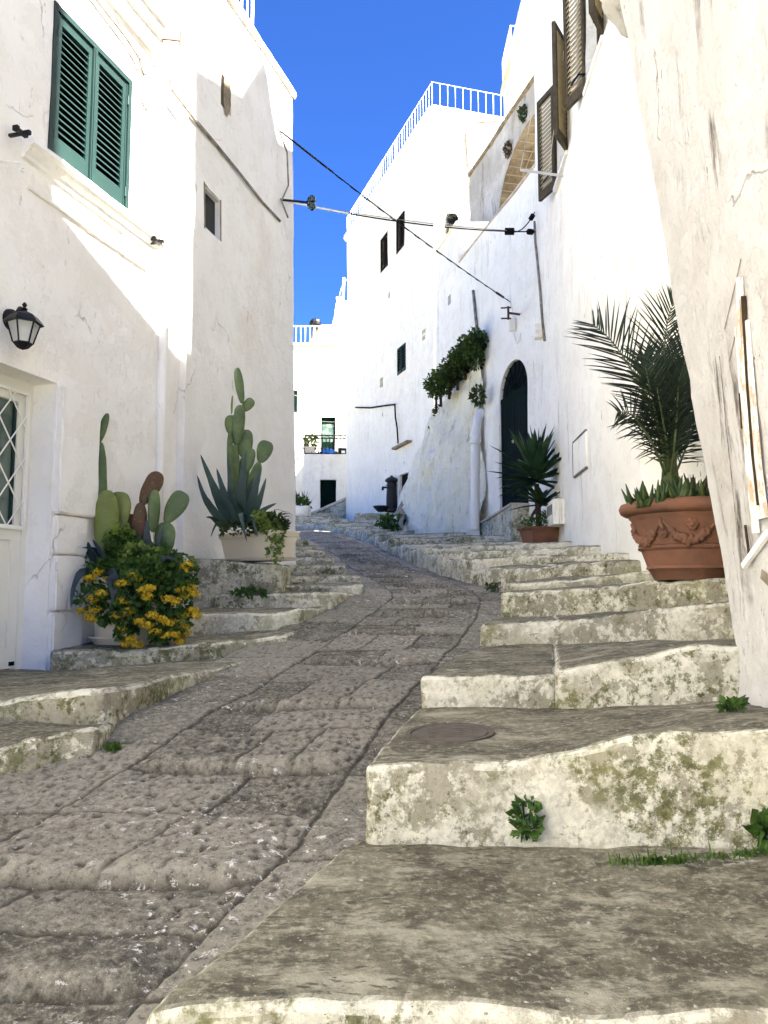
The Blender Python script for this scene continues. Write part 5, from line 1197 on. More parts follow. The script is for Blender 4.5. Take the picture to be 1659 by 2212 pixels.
for a0 in (-.83, .245, 1.34):
    mb = MB()
    mb.tube([onpot(a0, .73, .008), onpot(a0 + .02, .64, .01), onpot(a0 + .03, .58, .012)], [.01, .017, .02], 8)
    for k in range(7): an = 2 * PI * k / 7; mb.blob(onpot(a0 + .03 + .055 * math.cos(an), .55 + .035 * math.sin(an), .012), .016, 7, 5)
    mb.blob(onpot(a0 + .03, .55, .02), .017); mb.build('tassel', M['terra'], TP, smooth=True)
for a0 in (-.28, .78):
    mb = MB()
    for k in range(6): an = 2 * PI * k / 6; mb.blob(onpot(a0 + .06 * math.cos(an), .64 + .038 * math.sin(an), .010), .021, 8, 5)
    mb.blob(onpot(a0, .64, .022), .02); mb.build('rosette', M['terra'], TP, smooth=True)

PM = thing('palm', 'young feathery date palm growing in the large terracotta pot', 'palm', C0 + X_(0, 0, .88 * k_))
pb0 = at(1448, 1040, 5.93)
def frond(P, nleaf, ll, w=.0125, spread=1.0, droop=.15, seed=0, bare=.22, stemr=.011, tipl=.35, ang=.98):
    rr = np.random.default_rng(seed); P = [np.asarray(p, float) for p in P]
    # Catmull-Rom-ish smooth path
    ts = np.linspace(0, 1, 40); L = np.linspace(0, 1, len(P)); Q = []
    def cr(t):
        k = min(int(t * (len(P) - 1)), len(P) - 2); u = t * (len(P) - 1) - k; p0 = P[max(k - 1, 0)]; p1 = P[k]; p2 = P[k + 1]; p3 = P[min(k + 2, len(P) - 1)]
        return .5 * ((2 * p1) + (-p0 + p2) * u + (2 * p0 - 5 * p1 + 4 * p2 - p3) * u * u + (-p0 + 3 * p1 - 3 * p2 + p3) * u ** 3)
    Q = [cr(t) for t in ts]; st = MB(); st.tube(Q, [stemr * (1 - .8 * t) for t in ts], 6)
    view = np.array([0, -1.0, 0]); V = []; Fq = []
    for i in range(nleaf):
        nleaf_ = nleaf; t = bare + (1 - bare) * (i + rr.random() * .5) / nleaf_; k = min(int(t * 39), 38); q = Q[k] + (Q[k + 1] - Q[k]) * (t * 39 - k); tg = Q[min(k + 1, 39)] - Q[max(k - 1, 0)]; tg /= np.linalg.norm(tg)
        side0 = np.cross(tg, view); side0 /= np.linalg.norm(side0) + 1e-9; nrm_ = np.cross(side0, tg)
        for sgn in (-1, 1):
            e_ = ang * (1 - .35 * t) + rr.normal() * .06; d = tg * math.cos(e_) + (side0 * sgn * math.sin(e_) * spread) + nrm_ * (.25 + rr.normal() * .16) * sgn * 0 + nrm_ * (.18 + rr.normal() * .15)
            l = ll * (math.sin(PI * min(1, (t - bare) / (1 - bare) * .8 + .14)) ** .7 * .75 + .25) * (1 - tipl * max(0, t - .8) / .2) * (.85 + .3 * rr.random())
            v, f = blade(q, d, l, w, droop, .1, 4, .35, up0=nrm_); n = len(V); V += v; Fq += [tuple(n + x for x in y) for y in f]
    return st, V, Fq
def add_frond(parent, P, **k):
    k['nleaf'] = int(k['nleaf'] * .72); k['ll'] *= 1.12; st, V, Fq = frond(P, **k); o = mk('frond', V, Fq, M['palm'], parent); st.build('stem', M['palmstem'], o, smooth=True); return o
AP = lambda x, y, d=0: at(x, y, 5.93 + d)
bs = lambda dx=0: AP(1446 + dx, 1035, 0)
add_frond(PM, [bs(-4), AP(1425, 930, -.1), AP(1396, 855, -.2), AP(1365, 800, -.25), AP(1322, 738, -.25), AP(1280, 700, -.2)], nleaf=46, ll=.33, seed=1, bare=.28, stemr=.012)
add_frond(PM, [bs(0), AP(1436, 920, 0), AP(1434, 830, 0), AP(1435, 765, -.05), AP(1440, 705, -.1), AP(1456, 648, -.15)], nleaf=46, ll=.32, seed=2, bare=.22)
add_frond(PM, [bs(6), AP(1458, 930, .1), AP(1472, 840, .15), AP(1488, 770, .15), AP(1505, 715, .1)], nleaf=40, ll=.34, seed=3, bare=.22)
add_frond(PM, [bs(6), AP(1462, 960, .15), AP(1480, 890, .2), AP(1505, 820, .2), AP(1540, 770, .15)], nleaf=36, ll=.32, seed=4)
add_frond(PM, [bs(-3), AP(1430, 960, -.2), AP(1415, 890, -.35), AP(1400, 820, -.45), AP(1390, 765, -.4)], nleaf=34, ll=.28, seed=5)
add_frond(PM, [bs(-6), AP(1420, 980, -.2), AP(1392, 930, -.35), AP(1362, 895, -.45), AP(1334, 890, -.5)], nleaf=34, ll=.22, seed=6, droop=.35)
add_frond(PM, [bs(-2), AP(1440, 950, .2), AP(1425, 870, .3), AP(1408, 800, .35), AP(1395, 770, .4)], nleaf=34, ll=.30, seed=7)
add_frond(PM, [bs(3), AP(1455, 980, -.2), AP(1462, 900, -.3), AP(1466, 830, -.4), AP(1476, 790, -.45)], nleaf=34, ll=.26, seed=8)
add_frond(PM, [bs(2), AP(1450, 960, .2), AP(1452, 880, .35), AP(1455, 800, .4), AP(1462, 745, .4)], nleaf=36, ll=.30, seed=9)
add_frond(PM, [bs(8), AP(1475, 985, .1), AP(1495, 930, .2), AP(1525, 890, .25)], nleaf=26, ll=.24, seed=10, droop=.3)
add_frond(PM, [bs(-6), AP(1430, 985, .1), AP(1408, 935, .2), AP(1380, 905, .3)], nleaf=26, ll=.22, seed=11, droop=.3)
add_frond(PM, [bs(-1), AP(1440, 990, -.1), AP(1430, 900, -.2), AP(1422, 845, -.2), AP(1410, 800, -.3)], nleaf=34, ll=.26, seed=12)
for k in range(5):
    x = 1425 + 18 * k; add_frond(PM, [bs(-2 + k), AP(1440 + 5 * k, 960, (k - 2) * .1), AP(x, 870, (k - 2) * .2), AP(x - 14 + 8 * k, 790 + 15 * (k % 2), (k - 2) * .22)], nleaf=34, ll=.25, seed=20 + k)
rt = MB(); V = []; Fq = []
for k in range(14):
    an = 2 * PI * k / 14; d = X_(math.cos(an) * .22, math.sin(an) * .22, 1); rt.tube([pb0 + X_(math.cos(an) * .05, math.sin(an) * .05, -.12), pb0 + d * .14, pb0 + d * .34], [.028, .02, .010], 6)
rt.build('leaf_bases', M['palmstem'], PM, smooth=True)
# succulents round the palm
SC = thing('succulent', 'low fleshy green and reddish succulents around the palm in the terracotta pot', 'succulent', C0 + X_(0, 0, .9 * k_))
def fleshy(c, r, n, l, w, mat, name, spread=.9):
    mb = MB()
    for k in range(n):
        p = np.asarray(c) + X_(rng.uniform(-1, 1) * r[0], rng.uniform(-1, 1) * r[1], 0); d = X_(rng.normal() * spread, rng.normal() * spread, 1); d /= np.linalg.norm(d); L = l * (.5 + rng.random()); q = p + d * L * .5 + X_(0, 0, L * .1)
        mb.tube([p, p * .5 + q * .5, q, q + (d + X_(0, 0, .6)) * L * .4], [w * .6, w, w * .9, w * .15], 6)
    return mb.build(name, mat, SC, smooth=True)
ct = C0 + X_(0, 0, .86 * k_)
fleshy(ct + X_(-.30, -.18, 0), (.14, .16), 70, .11, .018, M['succ'], 'shoots', .8)
fleshy(ct + X_(-.05, -.26, .02), (.22, .10), 80, .11, .02, M['succ'], 'shoots', .6)
fleshy(ct + X_(.08, -.12, .04), (.22, .14), 80, .12, .019, M['sucr'], 'shoots', .5)
fleshy(ct + X_(.28, -.1, .04), (.12, .2), 50, .13, .02, M['succ'], 'shoots', .5)

# ---------------------------------------------------------------- yucca pot
yc = at(1166, 1168, 11.5); yz = ground_z(yc[0], yc[1], yc[2] + .5); yc = X_(yc[0], yc[1], yz); u = 11.5 / 1784
YP = thing('terracotta_pot', 'small square terracotta pot holding the yucca by the arched door', 'pot', yc)
mb = MB(); bw, tw_, hh = 27 * u, 36 * u, 36 * u
def frus(mb, c, a, b, z0, z1, rot=.25):
    V = []
    for (s_, z) in ((a, z0), (b, z1)):
        for (x, y) in ((-1, -1), (1, -1), (1, 1), (-1, 1)): V.append(c + X_((x * math.cos(rot) - y * math.sin(rot)) * s_, (x * math.sin(rot) + y * math.cos(rot)) * s_, z))
    mb.hexa(V)
frus(mb, yc, bw, tw_ * .93, 0, hh * .84); frus(mb, yc, tw_ * 1.0, tw_ * 1.05, hh * .84, hh); roughen(mb, 'pot', M['terra'], YP, 2, .003, 8, .006)
YU = thing('yucca', 'spiky green yucca in the small terracotta pot beside the arched door', 'yucca', yc + X_(0, 0, hh))
mb = MB(); mb.tube([yc + X_(0, 0, hh * .8), yc + X_(-.02, 0, .55), yc + X_(-.03, 0, .85)], [.045, .04, .035], 8); mb.build('stem', M['soil'], YU)
def rosette(c, n, l, w, mat, name, parent, elev=(-.3, 1.3), curve=.25):
    ls = []
    for k in range(n):
        az_ = 2 * PI * (k * .618); el = elev[0] + (elev[1] - elev[0]) * rng.random() ** .8; d = X_(math.cos(az_) * math.cos(el), math.sin(az_) * math.cos(el), math.sin(el)); ls.append(blade(c + X_(0, 0, (el) * .05), d, l * (.75 + .4 * rng.random()), w, curve * (.4 + rng.random() * .9), .1, 6, .35))
    return fol(name, mat, parent, *ls)
rosette(yc + X_(-.04, 0, .88), 66, .74, .125, M['yucca'], 'leaf_crown', YU, (-.15, 1.5), .30)
rosette(yc + X_(.03, 0, .55), 34, .52, .08, M['yucca'], 'leaf_crown', YU, (-.3, .9), .35)
UN = thing('ground_cover', 'leafy green plants around the foot of the yucca', 'plant', yc + X_(0, 0, hh)); fol('foliage', M['foliage'], UN, leaves(yc + X_(0, -.02, hh + .02), (tw_ * 1.1, tw_ * .9, .15), 520, .05), leaves(yc + X_(.12, 0, hh + .1), (.14, .12, .14), 220, .05))

# ---------------------------------------------------------------- prickly pears, agaves, flowers (left)
def pad(p, q, w, th, face=(0, -1, 0), nu=22, nv=14, egg=.25):
    """flat egg-shaped pad from base p to tip q"""
    p = np.asarray(p, float); q = np.asarray(q, float); ax = q - p; L = np.linalg.norm(ax); ax /= L; fc = np.asarray(face, float); sd = np.cross(ax, fc); sd /= np.linalg.norm(sd); fc = np.cross(sd, ax); c = (p + q) / 2; V = []
    for i in range(nv + 1):
        t = i / nv; z = -math.cos(PI * t); r = math.sin(PI * t) ** .8 * (1 + egg * z)
        for k in range(nu):
            a = 2 * PI * k / nu; V.append(c + ax * z * L / 2 + sd * r * w / 2 * math.cos(a) + fc * r * th / 2 * math.sin(a))
    V = np.array(V); V += vecnoise(V, 12, 3, 2) * .004
    Fq = [(i * nu + k, i * nu + (k + 1) % nu, (i + 1) * nu + (k + 1) % nu, (i + 1) * nu + k) for i in range(nv) for k in range(nu)]
    # spines / areoles
    return V, Fq, (c, ax, sd, fc, L)
def add_pad(parent, x0, y0, x1, y1, wpx, d, mat='cactus', th=.035, turn=0, egg=.25, name='cactus_pad'):
    p, q = at(x0, y0, d), at(x1, y1, d); u = d / 1784; w = wpx * u; face = X_(math.sin(turn), -math.cos(turn), 0)
    if abs(turn) > .3: w = w / max(.35, abs(math.cos(turn)))
    V, Fq, (c, ax, sd, fc, L) = pad(p, q, w, th, face, egg=egg); o = mk(name, V, Fq, M[mat], parent, smooth=True)
    return o
g1 = rayhit(300, 1401)
D1 = 6.25
wc = at(279, 1402, D1); z1 = ground_z(wc[0], wc[1], wc[2] + .25); wc[2] = z1
RP = thing('round_planter', 'round cream plastic pot on a saucer, under the yellow flowers', 'pot', wc)
u1 = D1 / 1784
mb = MB(); mb.lathe([(.0, .03), (.235, .03), (.245, .04), (.255, .16), (.265, .30), (.275, .44), (.295, .445), (.295, .50), (.275, .50), (.265, .46)], wc, 48, False); mb.build('pot', M['plastic'], RP, auto=45)
mb = MB(); mb.lathe([(.0, .0), (.25, .0), (.28, .045), (.295, .05), (.295, .058), (.275, .055), (.24, .015)], wc, 48, False); mb.build('saucer', M['plastic'], RP, auto=45)
mb = MB(); mb.lathe([(.0, .45), (.268, .45)], wc, 32, False); mb.build('soil', M['soil'], RP)
OP = thing('prickly_pear', 'large prickly pear rising above the yellow flowers, two of its pads brown', 'cactus', wc + X_(0, 0, .45))
d = D1 + .08
for a in [(218, 1150, 218, 955, 27, d + .02, 'cactus', .09, 0, .02), (208, 966, 233, 893, 18, d, 'cactus', .05, 0, .1), (213, 968, 208, 935, 13, d + .03, 'cactusy', .03, 0, .2), 
          (228, 1215, 232, 1058, 52, d - .05, 'cactusy', .07, .3, .1), (254, 1150, 258, 1062, 52, d + .04, 'cactusy', .04, 0, .25), (205, 1110, 136, 1048, 58, d - .02, 'cactus', .04, 0, .3), (205, 1115, 190, 1046, 40, d + .1, 'cactus', .04, .0, .2),
          (205, 1240, 175, 1080, 34, d + .12, 'cactus', .05, .2, .1), (300, 1180, 304, 1085, 32, d - .02, 'cactusb', .05, .2, .05), (306, 1090, 345, 1020, 38, d + .02, 'cactusb', .035, .2, .2), (310, 1092, 312, 1070, 16, d, 'cactusb', .04, 0, 0),
          (330, 1150, 335, 1058, 24, d - .05, 'cactus', .05, .5, .05), (358, 1130, 398, 1063, 42, d, 'cactus', .035, 0, .35), (352, 1200, 360, 1128, 46, d + .0, 'cactus', .045, 0, .1), (258, 1200, 285, 1110, 44, d + .12, 'cactusb', .04, 0, .1), (190, 1235, 200, 1180, 40, d + .1, 'cactus', .04, 0, .1), (345, 1255, 352, 1190, 44, d + .05, 'cactus', .05, 0, .1)]:
    add_pad(OP, a[0], a[1], a[2], a[3], a[4], a[5], a[6], a[7], a[8], a[9])
def agave_leaf(parent, pts, wpx, d, mat='agave', th=.35):
    """thick agave leaf through pixel points"""
    P = [at(x, y, d + dd) for x, y, dd in pts]; u = d / 1784; n = 16; ts = np.linspace(0, 1, n); L = np.linspace(0, 1, len(P)); Q = []
    P = np.array(P)
    def cr(t):
        k = min(int(t * (len(P) - 1)), len(P) - 2); v = t * (len(P) - 1) - k; p0 = P[max(k - 1, 0)]; p1 = P[k]; p2 = P[k + 1]; p3 = P[min(k + 2, len(P) - 1)]
        return .5 * ((2 * p1) + (-p0 + p2) * v + (2 * p0 - 5 * p1 + 4 * p2 - p3) * v * v + (-p0 + 3 * p1 - 3 * p2 + p3) * v ** 3)
    V = []; Fq = []
    for i, t in enumerate(ts):
        q = cr(t); tg = cr(min(1, t + .05)) - cr(max(0, t - .05)); tg /= np.linalg.norm(tg); sd = np.cross(tg, X_(0, -1, 0)); sd /= np.linalg.norm(sd) + 1e-9; nn = np.cross(sd, tg); w = wpx * u * .5 * (.7 + .3 * math.sin(PI * min(1, t * 1.6))) * (1 - t ** 2.5) ** .9 + .001
        jag = 1 + .05 * (i % 2)
        V += [q - sd * w * jag, q - nn * w * th, q + sd * w * jag, q + nn * w * .12]
    for i in range(n - 1):
        for k in range(4): a = i * 4 + k; b = i * 4 + (k + 1) % 4; Fq.append((a, b, b + 4, a + 4))
    return mk('leaf', V, Fq, M[mat], parent, auto=70)
AG = thing('agave', 'blue grey agave leaves drooping through the flowers of the round cream pot', 'agave', wc + X_(0, 0, .46))
for pts, w in [([(235, 1245, 0), (210, 1190, -.1), (178, 1183, -.2)], 9), ([(255, 1270, 0), (230, 1215, -.1), (200, 1165, -.15)], 22), ([(215, 1245, -.1), (195, 1190, -.25), (190, 1170, -.3)], 16),
               ([(230, 1280, -.1), (185, 1235, -.25), (160, 1265, -.35), (153, 1315, -.38)], 20), ([(250, 1270, -.2), (240, 1240, -.35), (246, 1280, -.42), (244, 1330, -.42)], 30), ([(320, 1240, 0), (318, 1170, -.1), (317, 1120, -.12)], 26),
               ([(330, 1230, 0), (338, 1180, -.05), (352, 1140, -.05)], 14), ([(350, 1215, 0), (375, 1198, -.05), (406, 1198, -.05)], 13), ([(320, 1260, -.2), (355, 1205, -.3), (388, 1215, -.35), (360, 1300, -.3)][:3], 12), ([(330, 1215, .1), (312, 1150, .1), (305, 1100, .1)], 18)]:
    agave_leaf(AG, pts, w, D1 - .02, 'agaveb')
# leafy trailing shrub with yellow flower heads
BS = thing('flowering_shrub', 'bushy trailing plant covered in yellow flower heads over the round cream pot', 'flowering shrub', wc + X_(0, 0, .5))
def trif(c, r, n, ls): return leaves(c, r, n, ls, up=.2, aspect=.8)
ap = lambda x, y, dd=0: at(x, y, D1 + dd)
clumps = [(150, 1235, .1, .14, .10, 260), (145, 1260, .1, .09, .07, 120), (265, 1175, -.05, .13, .11, 420), (280, 1215, -.12, .18, .10, 520), (345, 1215, -.1, .16, .12, 480), (215, 1215, 0, .14, .08, 200), (320, 1245, -.25, .22, .13, 700), (240, 1240, -.2, .2, .10, 420), (360, 1250, -.15, .16, .16, 480), (290, 1275, -.36, .15, .16, 460), (380, 1290, -.25, .13, .2, 460), (345, 1320, -.32, .11, .18, 260), (230, 1310, -.35, .10, .13, 200), (275, 1320, -.42, .10, .12, 240), (380, 1345, -.3, .10, .10, 180), (200, 1290, -.3, .12, .09, 160), (350, 1370, -.35, .08, .06, 120), (270, 1365, -.42, .07, .06, 90), (170, 1200, .05, .10, .03, 60), (400, 1250, -.1, .08, .12, 200)]
fol('foliage', M['foliage'], BS, *[trif(ap(x, y, dd), (a, .13, b), int(n * 1.1), .040) for (x, y, dd, a, b, n) in clumps])
fol('pale_foliage', M['foliage2'], BS, trif(ap(258, 1160, -.08), (.10, .08, .07), 180, .045), trif(ap(300, 1200, -.2), (.14, .06, .08), 110, .045), trif(ap(400, 1215, -.1), (.06, .05, .05), 50, .04))
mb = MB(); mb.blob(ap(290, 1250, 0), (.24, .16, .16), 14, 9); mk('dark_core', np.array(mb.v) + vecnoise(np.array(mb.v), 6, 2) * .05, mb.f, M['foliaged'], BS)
fl_ = [(193, 1250), (213, 1238), (238, 1252), (190, 1278), (200, 1295), (218, 1283), (178, 1322), (192, 1312), (205, 1318), (195, 1335), (198, 1345), (270, 1252), (262, 1262), (285, 1245), (298, 1250), (295, 1265), (280, 1258), (308, 1278), (318, 1290), (302, 1300), (325, 1272), (253, 1330), (276, 1322), (250, 1360), (262, 1370), (282, 1388), (300, 1350), (288, 1362), (270, 1398), (296, 1400), (330, 1330), (345, 1310), (362, 1295), (350, 1345), (366, 1352), (358, 1335), (378, 1300), (388, 1255), (396, 1235), (405, 1250), (412, 1272), (420, 1285), (398, 1290), (408, 1310), (418, 1320), (425, 1330), (395, 1330), (410, 1345), (385, 1352), (398, 1362), (378, 1378), (372, 1395), (405, 1222), (392, 1228), (390, 1275), (345, 1385), (335, 1372), (318, 1358), (360, 1380), (230, 1300), (265, 1300), (400, 1375), (388, 1392), (310, 1385)]
for i_, (x, y) in enumerate(fl_):
    if i_ % 4 == 3: continue
    y = y - (6 if y > 1340 else 0); dd = -.50 + .10 * abs(x - 290) / 110 + (.12 if y < 1260 else 0) + (.10 if x > 380 else 0); c = ap(x, y, dd); v = []; f = []
    mbf = MB()
    for k in range(46):
        dir_ = rng.normal(size=3); dir_ /= np.linalg.norm(dir_); dir_[2] = dir_[2] * .7 + .15; b = c + dir_ * X_(.042, .036, .034) * (.5 + .5 * rng.random()) ; 
        s_ = .012; a_ = np.cross(dir_, rng.normal(size=3)); a_ /= np.linalg.norm(a_); b_2 = np.cross(dir_, a_)
        n = len(v); v += [b + dir_ * .006, b + a_ * s_ + dir_ * .012, b + b_2 * s_ + dir_ * .004, b - a_ * s_ + dir_ * .012, b - b_2 * s_ + dir_ * .004]; f += [(n, n + 1, n + 2), (n, n + 2, n + 3), (n, n + 3, n + 4), (n, n + 4, n + 1)]
    mk('flower_head', v, f, M['flower'], BS)

# second planter on the pedestal
D2 = 7.55; pp = at(505, 1190, D2); z2 = ground_z(pp[0], pp[1], .8)
PT = thing('rectangular_planter', 'rectangular cream plastic planter on the white pedestal', 'planter', X_(pp[0], pp[1], z2))
ea = at(587, 1222, 7.25) ; eb = at(482, 1202, 7.78); ex = ea - eb; ex[2] = 0; Lx = np.linalg.norm(ex); ex /= Lx; ey = X_(-ex[1], ex[0], 0); o0 = X_(eb[0], eb[1], z2); u2 = D2 / 1784; HP = 62 * u2
def lp(x, y, z): return o0 + ex * x + ey * y + X_(0, 0, z)
mb = MB(); wd = .25
def fr2(mb, i0, i1, z0, z1): mb.hexa([lp(i0, i0, z0), lp(Lx - i0, i0, z0), lp(Lx - i0, wd - i0, z0), lp(i0, wd - i0, z0), lp(i1, i1, z1), lp(Lx - i1, i1, z1), lp(Lx - i1, wd - i1, z1), lp(i1, wd - i1, z1)])
fr2(mb, .012, -.022, .025, HP * .82); roughen(mb, 'trough', M['plastic'], PT, 2, .001, 6, .008)
mb = MB(); fr2(mb, -.030, -.036, HP * .80, HP * .90); fr2(mb, -.038, -.042, HP * .90, HP); roughen(mb, 'rim', M['plastic'], PT, 2, .001, 6, .006)
mb = MB(); fr2(mb, -.01, -.03, 0.0, .03); roughen(mb, 'saucer', M['plastic'], PT, 2, .001, 6, .006)
mb = MB(); mb.add([lp(-.01, -.01, HP * 1.002), lp(Lx + .01, -.01, HP * 1.002), lp(Lx + .01, wd + .01, HP * 1.002), lp(-.01, wd + .01, HP * 1.002)], [(0, 1, 2, 3)]); mb.build('soil', M['soil'], PT)
cc2 = lp(Lx / 2, wd / 2, HP)
OP2 = thing('prickly_pear', 'tall slender prickly pear growing up from the rectangular planter', 'cactus', cc2); d = 7.62
for a in [(503, 1105, 508, 960, 22, d, 'cactus', .06, .5, .05), (497, 1060, 497, 925, 14, d - .05, 'cactus', .05, .2, .05), (510, 962, 520, 875, 28, d, 'cactus', .05, .2, .05), (503, 942, 498, 896, 30, d + .05, 'cactus', .04, 0, .1), (523, 872, 512, 794, 20, d, 'cactus', .04, 0, .15), (524, 888, 546, 862, 24, d + .03, 'cactus', .03, 0, .2), (512, 900, 524, 876, 24, d + .06, 'cactus', .03, 0, .1), (500, 895, 502, 854, 5, d, 'cactusy', .02, 0, 0),
          (527, 990, 532, 928, 34, d + .04, 'cactus', .05, 0, .1), (528, 1020, 543, 968, 30, d + .03, 'cactus', .04, 0, .1), (562, 1000, 578, 952, 34, d, 'cactus', .035, 0, .3), (538, 1075, 560, 998, 26, d, 'cactus', .05, .3, -.1), (518, 1080, 530, 985, 28, d + .06, 'cactus', .05, 0, .1), (505, 1130, 512, 1060, 24, d + .02, 'cactus', .05, 0, 0)]:
    add_pad(OP2, *a)
AG2 = thing('agave', 'upright green agave with long toothed leaves in the rectangular planter', 'agave', cc2)
for pts, w in [([(500, 1135, 0), (465, 1060, -.1), (433, 982, -.15)], 24), ([(490, 1140, 0), (445, 1080, -.1), (426, 1027, -.1)], 17), ([(505, 1135, 0), (485, 1070, -.1), (468, 1012, -.1)], 22), ([(515, 1135, 0), (520, 1060, -.1), (532, 975, -.1)], 28), ([(530, 1135, 0), (548, 1070, -.1), (563, 1010, -.1)], 24), ([(535, 1135, 0), (560, 1080, -.12), (575, 1032, -.12)], 18),
               ([(500, 1130, .05), (497, 1060, .0), (492, 985, 0)], 16), ([(480, 1140, 0), (460, 1120, -.1), (445, 1117, -.15)], 10), ([(540, 1140, 0), (565, 1105, -.1), (597, 1087, -.15)], 16), ([(520, 1140, -.05), (512, 1095, -.15), (498, 1080, -.2)], 15), ([(550, 1140, -.05), (575, 1110, -.15), (590, 1110, -.2)], 10), ([(525, 1140, -.1), (545, 1125, -.25), (556, 1160, -.3)], 12), ([(530, 1130, -.1), (520, 1110, -.25), (533, 1170, -.3)], 14), ([(510, 1135, -.05), (498, 1095, -.1), (480, 1070, -.1)], 14), ([(545, 1130, 0), (552, 1090, 0), (570, 1060, 0)], 14), ([(495, 1140, -.05), (470, 1130, -.15), (455, 1160, -.2)], 8), ([(520, 1130, 0), (530, 1075, 0), (548, 1030, 0)], 18)]:
    agave_leaf(AG2, pts, w, 7.5)
TS = thing('succulent', 'trailing yellow green succulent spilling over the right end of the rectangular planter', 'succulent', lp(Lx, 0, HP))
fol('foliage', M['foliage2'], TS, *[leaves(at(x, y, 7.28), (a, .08, b), n, .035, aspect=.7) for (x, y, a, b, n) in [(575, 1130, .10, .09, 300), (592, 1150, .09, .10, 260), (560, 1115, .07, .04, 100), (598, 1175, .05, .07, 120), (600, 1200, .035, .05, 60), (583, 1195, .03, .05, 40)]])
fol('dark_foliage', M['foliaged'], TS, *[leaves(at(x, y, 7.33), (a, .08, b), n, .05) for (x, y, a, b, n) in [(590, 1135, .12, .1, 200), (520, 1140, .22, .05, 160), (610, 1140, .05, .06, 50)]], *[blade(at(598 + rng.normal() * 8, 1120 + rng.normal() * 8, 7.3), X_(rng.normal(), -.3, .4), .12, .02, 1.2) for _ in range(22)])

# ---------------------------------------------------------------- shrubs on the rock, weeds, grass, moss
SH = thing('shrub', 'dark green shrub growing on top of the whitewashed rock face', 'shrub', A(985, 850, 17.5))
cl = [(1020, 752, .9, .24, .19, 600), (1005, 772, .9, .26, .16, 560), (988, 795, .7, .28, .16, 520), (970, 815, .7, .28, .18, 500), (952, 832, .7, .28, .22, 500), (1032, 740, .9, .20, .2, 300), (942, 845, .7, .15, .15, 160), (1028, 775, .9, .14, .18, 200)]
fol('foliage', M['foliaged'], SH, *[leaves(A(x, y, 16.5 + (1030 - x) * .022), (a, .3, b), int(n * 1.3), .085) for (x, y, _, a, b, n) in cl])
fol('foliage_tips', M['foliage'], SH, *[leaves(A(x - 6, y - 6, 16.4 + (1030 - x) * .022), (a * 1.05, .3, b * 1.05), n // 2, .075, shell=.9) for (x, y, _, a, b, n) in cl])
for (x, y, _, a, b, n) in cl: mb = MB(); c = A(x, y + 14, 16.8 + (1030 - x) * .022); mb.tube([c - X_(0, 0, .35), c, c + X_(.05, 0, .2)], [.035, .025, .01], 5); mb.build('stem', M['soil'], SH)
for (x, y, dd, r, lab) in ((1032, 855, 16.2, .16, 'small dark tuft hanging on the rock beside the drainpipe'), (950, 890, 19.5, .16, 'small dark tuft below the shrub on the rock edge'), (938, 930, 20.5, .12, 'lowest small tuft on the left edge of the rock')):
    t_ = thing('weed', lab, 'weed', A(x, y, dd)); fol('foliage', M['foliaged'], t_, leaves(A(x, y, dd), (r * .8, .15, r), 140, .1))
for (x, y, lab) in ((1131, 246, 'dark tuft growing above the crown of the brown stone arch'), (1098, 322, 'reddish dark tuft on the left side of the brown stone arch')):
    p = fA.P(*fA.px(x, y, .05), .05); t_ = thing('weed', lab, 'weed', p); fol('foliage', M['foliaged'] if y < 300 else M['soil'], t_, leaves(p, (.09, .09, .15), 200, .07))
def weed(x, y, r, h, n, lab, mat='foliage', ls=.05, grass=0):
    g = rayhit(x, y)
    if g is None: return
    t_ = thing('weed', lab, 'weed', g); parts = [leaves(g + X_(0, -.01, h * .5), (r, r * .6, h * .5), n, ls, aspect=.75)]
    fol('foliage', M[mat], t_, *parts)
    mb = MB()
    for k in range(6): mb.tube([g, g + X_(rng.normal() * r * .5, rng.normal() * r * .3 - .01, h * (.6 + .4 * rng.random()))], .003, 4)
    mb.build('stem', M[mat], t_)
weed(1138, 1815, .045, .14, 150, 'leafy green weed sprouting at the foot of the largest white step', ls=.03)
weed(1648, 1812, .03, .06, 50, 'small weed at the right edge beside the lowest riser')
weed(1582, 1536, .045, .04, 70, 'small weed on the tread near the right wall', ls=.03)
weed(1076, 1277, .12, .08, 120, 'dark moss tuft in the corner beside the road edge', 'foliaged', .04)
weed(848, 1142, .35, .30, 160, 'green weed at the foot of the rock face', ls=.14)
weed(690, 1322, .02, .02, 8, 'tiny weed on the kerb of the left steps') if False else None
weed(540, 1288, .16, .05, 90, 'thin weeds along the second left step edge', ls=.05)
# moss and grass strip on the lowest slab
V = []; Fq = []
bpy.context.view_layer.update()
for k in range(900):
    if k < 620: x = rng.uniform(1310, 1500); y = 1866 - (x - 1310) * .03 + rng.normal() * 4 * (1 if x > 1400 else 1.4)
    else: x = rng.uniform(1500, 1659); y = 1858 - (x - 1500) * .1 + rng.normal() * 4
    dens = 1 if (1390 < x < 1480 or x > 1590) else .35
    if rng.random() > dens: continue
    g = rayhit(x, y)
    if g is None or g[1] > 3.4: continue
    v, f = blade(g - X_(0, 0, .003), X_(rng.normal() * .5, rng.normal() * .5, 1), .012 + .018 * rng.random() + (.03 if rng.random() < .04 else 0), .005, .5, .1, 3); n = len(V); V += v; Fq += [tuple(n + i for i in q) for q in f]
GR = mk('grass', V, Fq, M['grassm'], None); tag(GR, 'thin strip of short green grass and moss in the joint of the lowest slab', 'grass', kind='stuff')
V = []; Fq = []
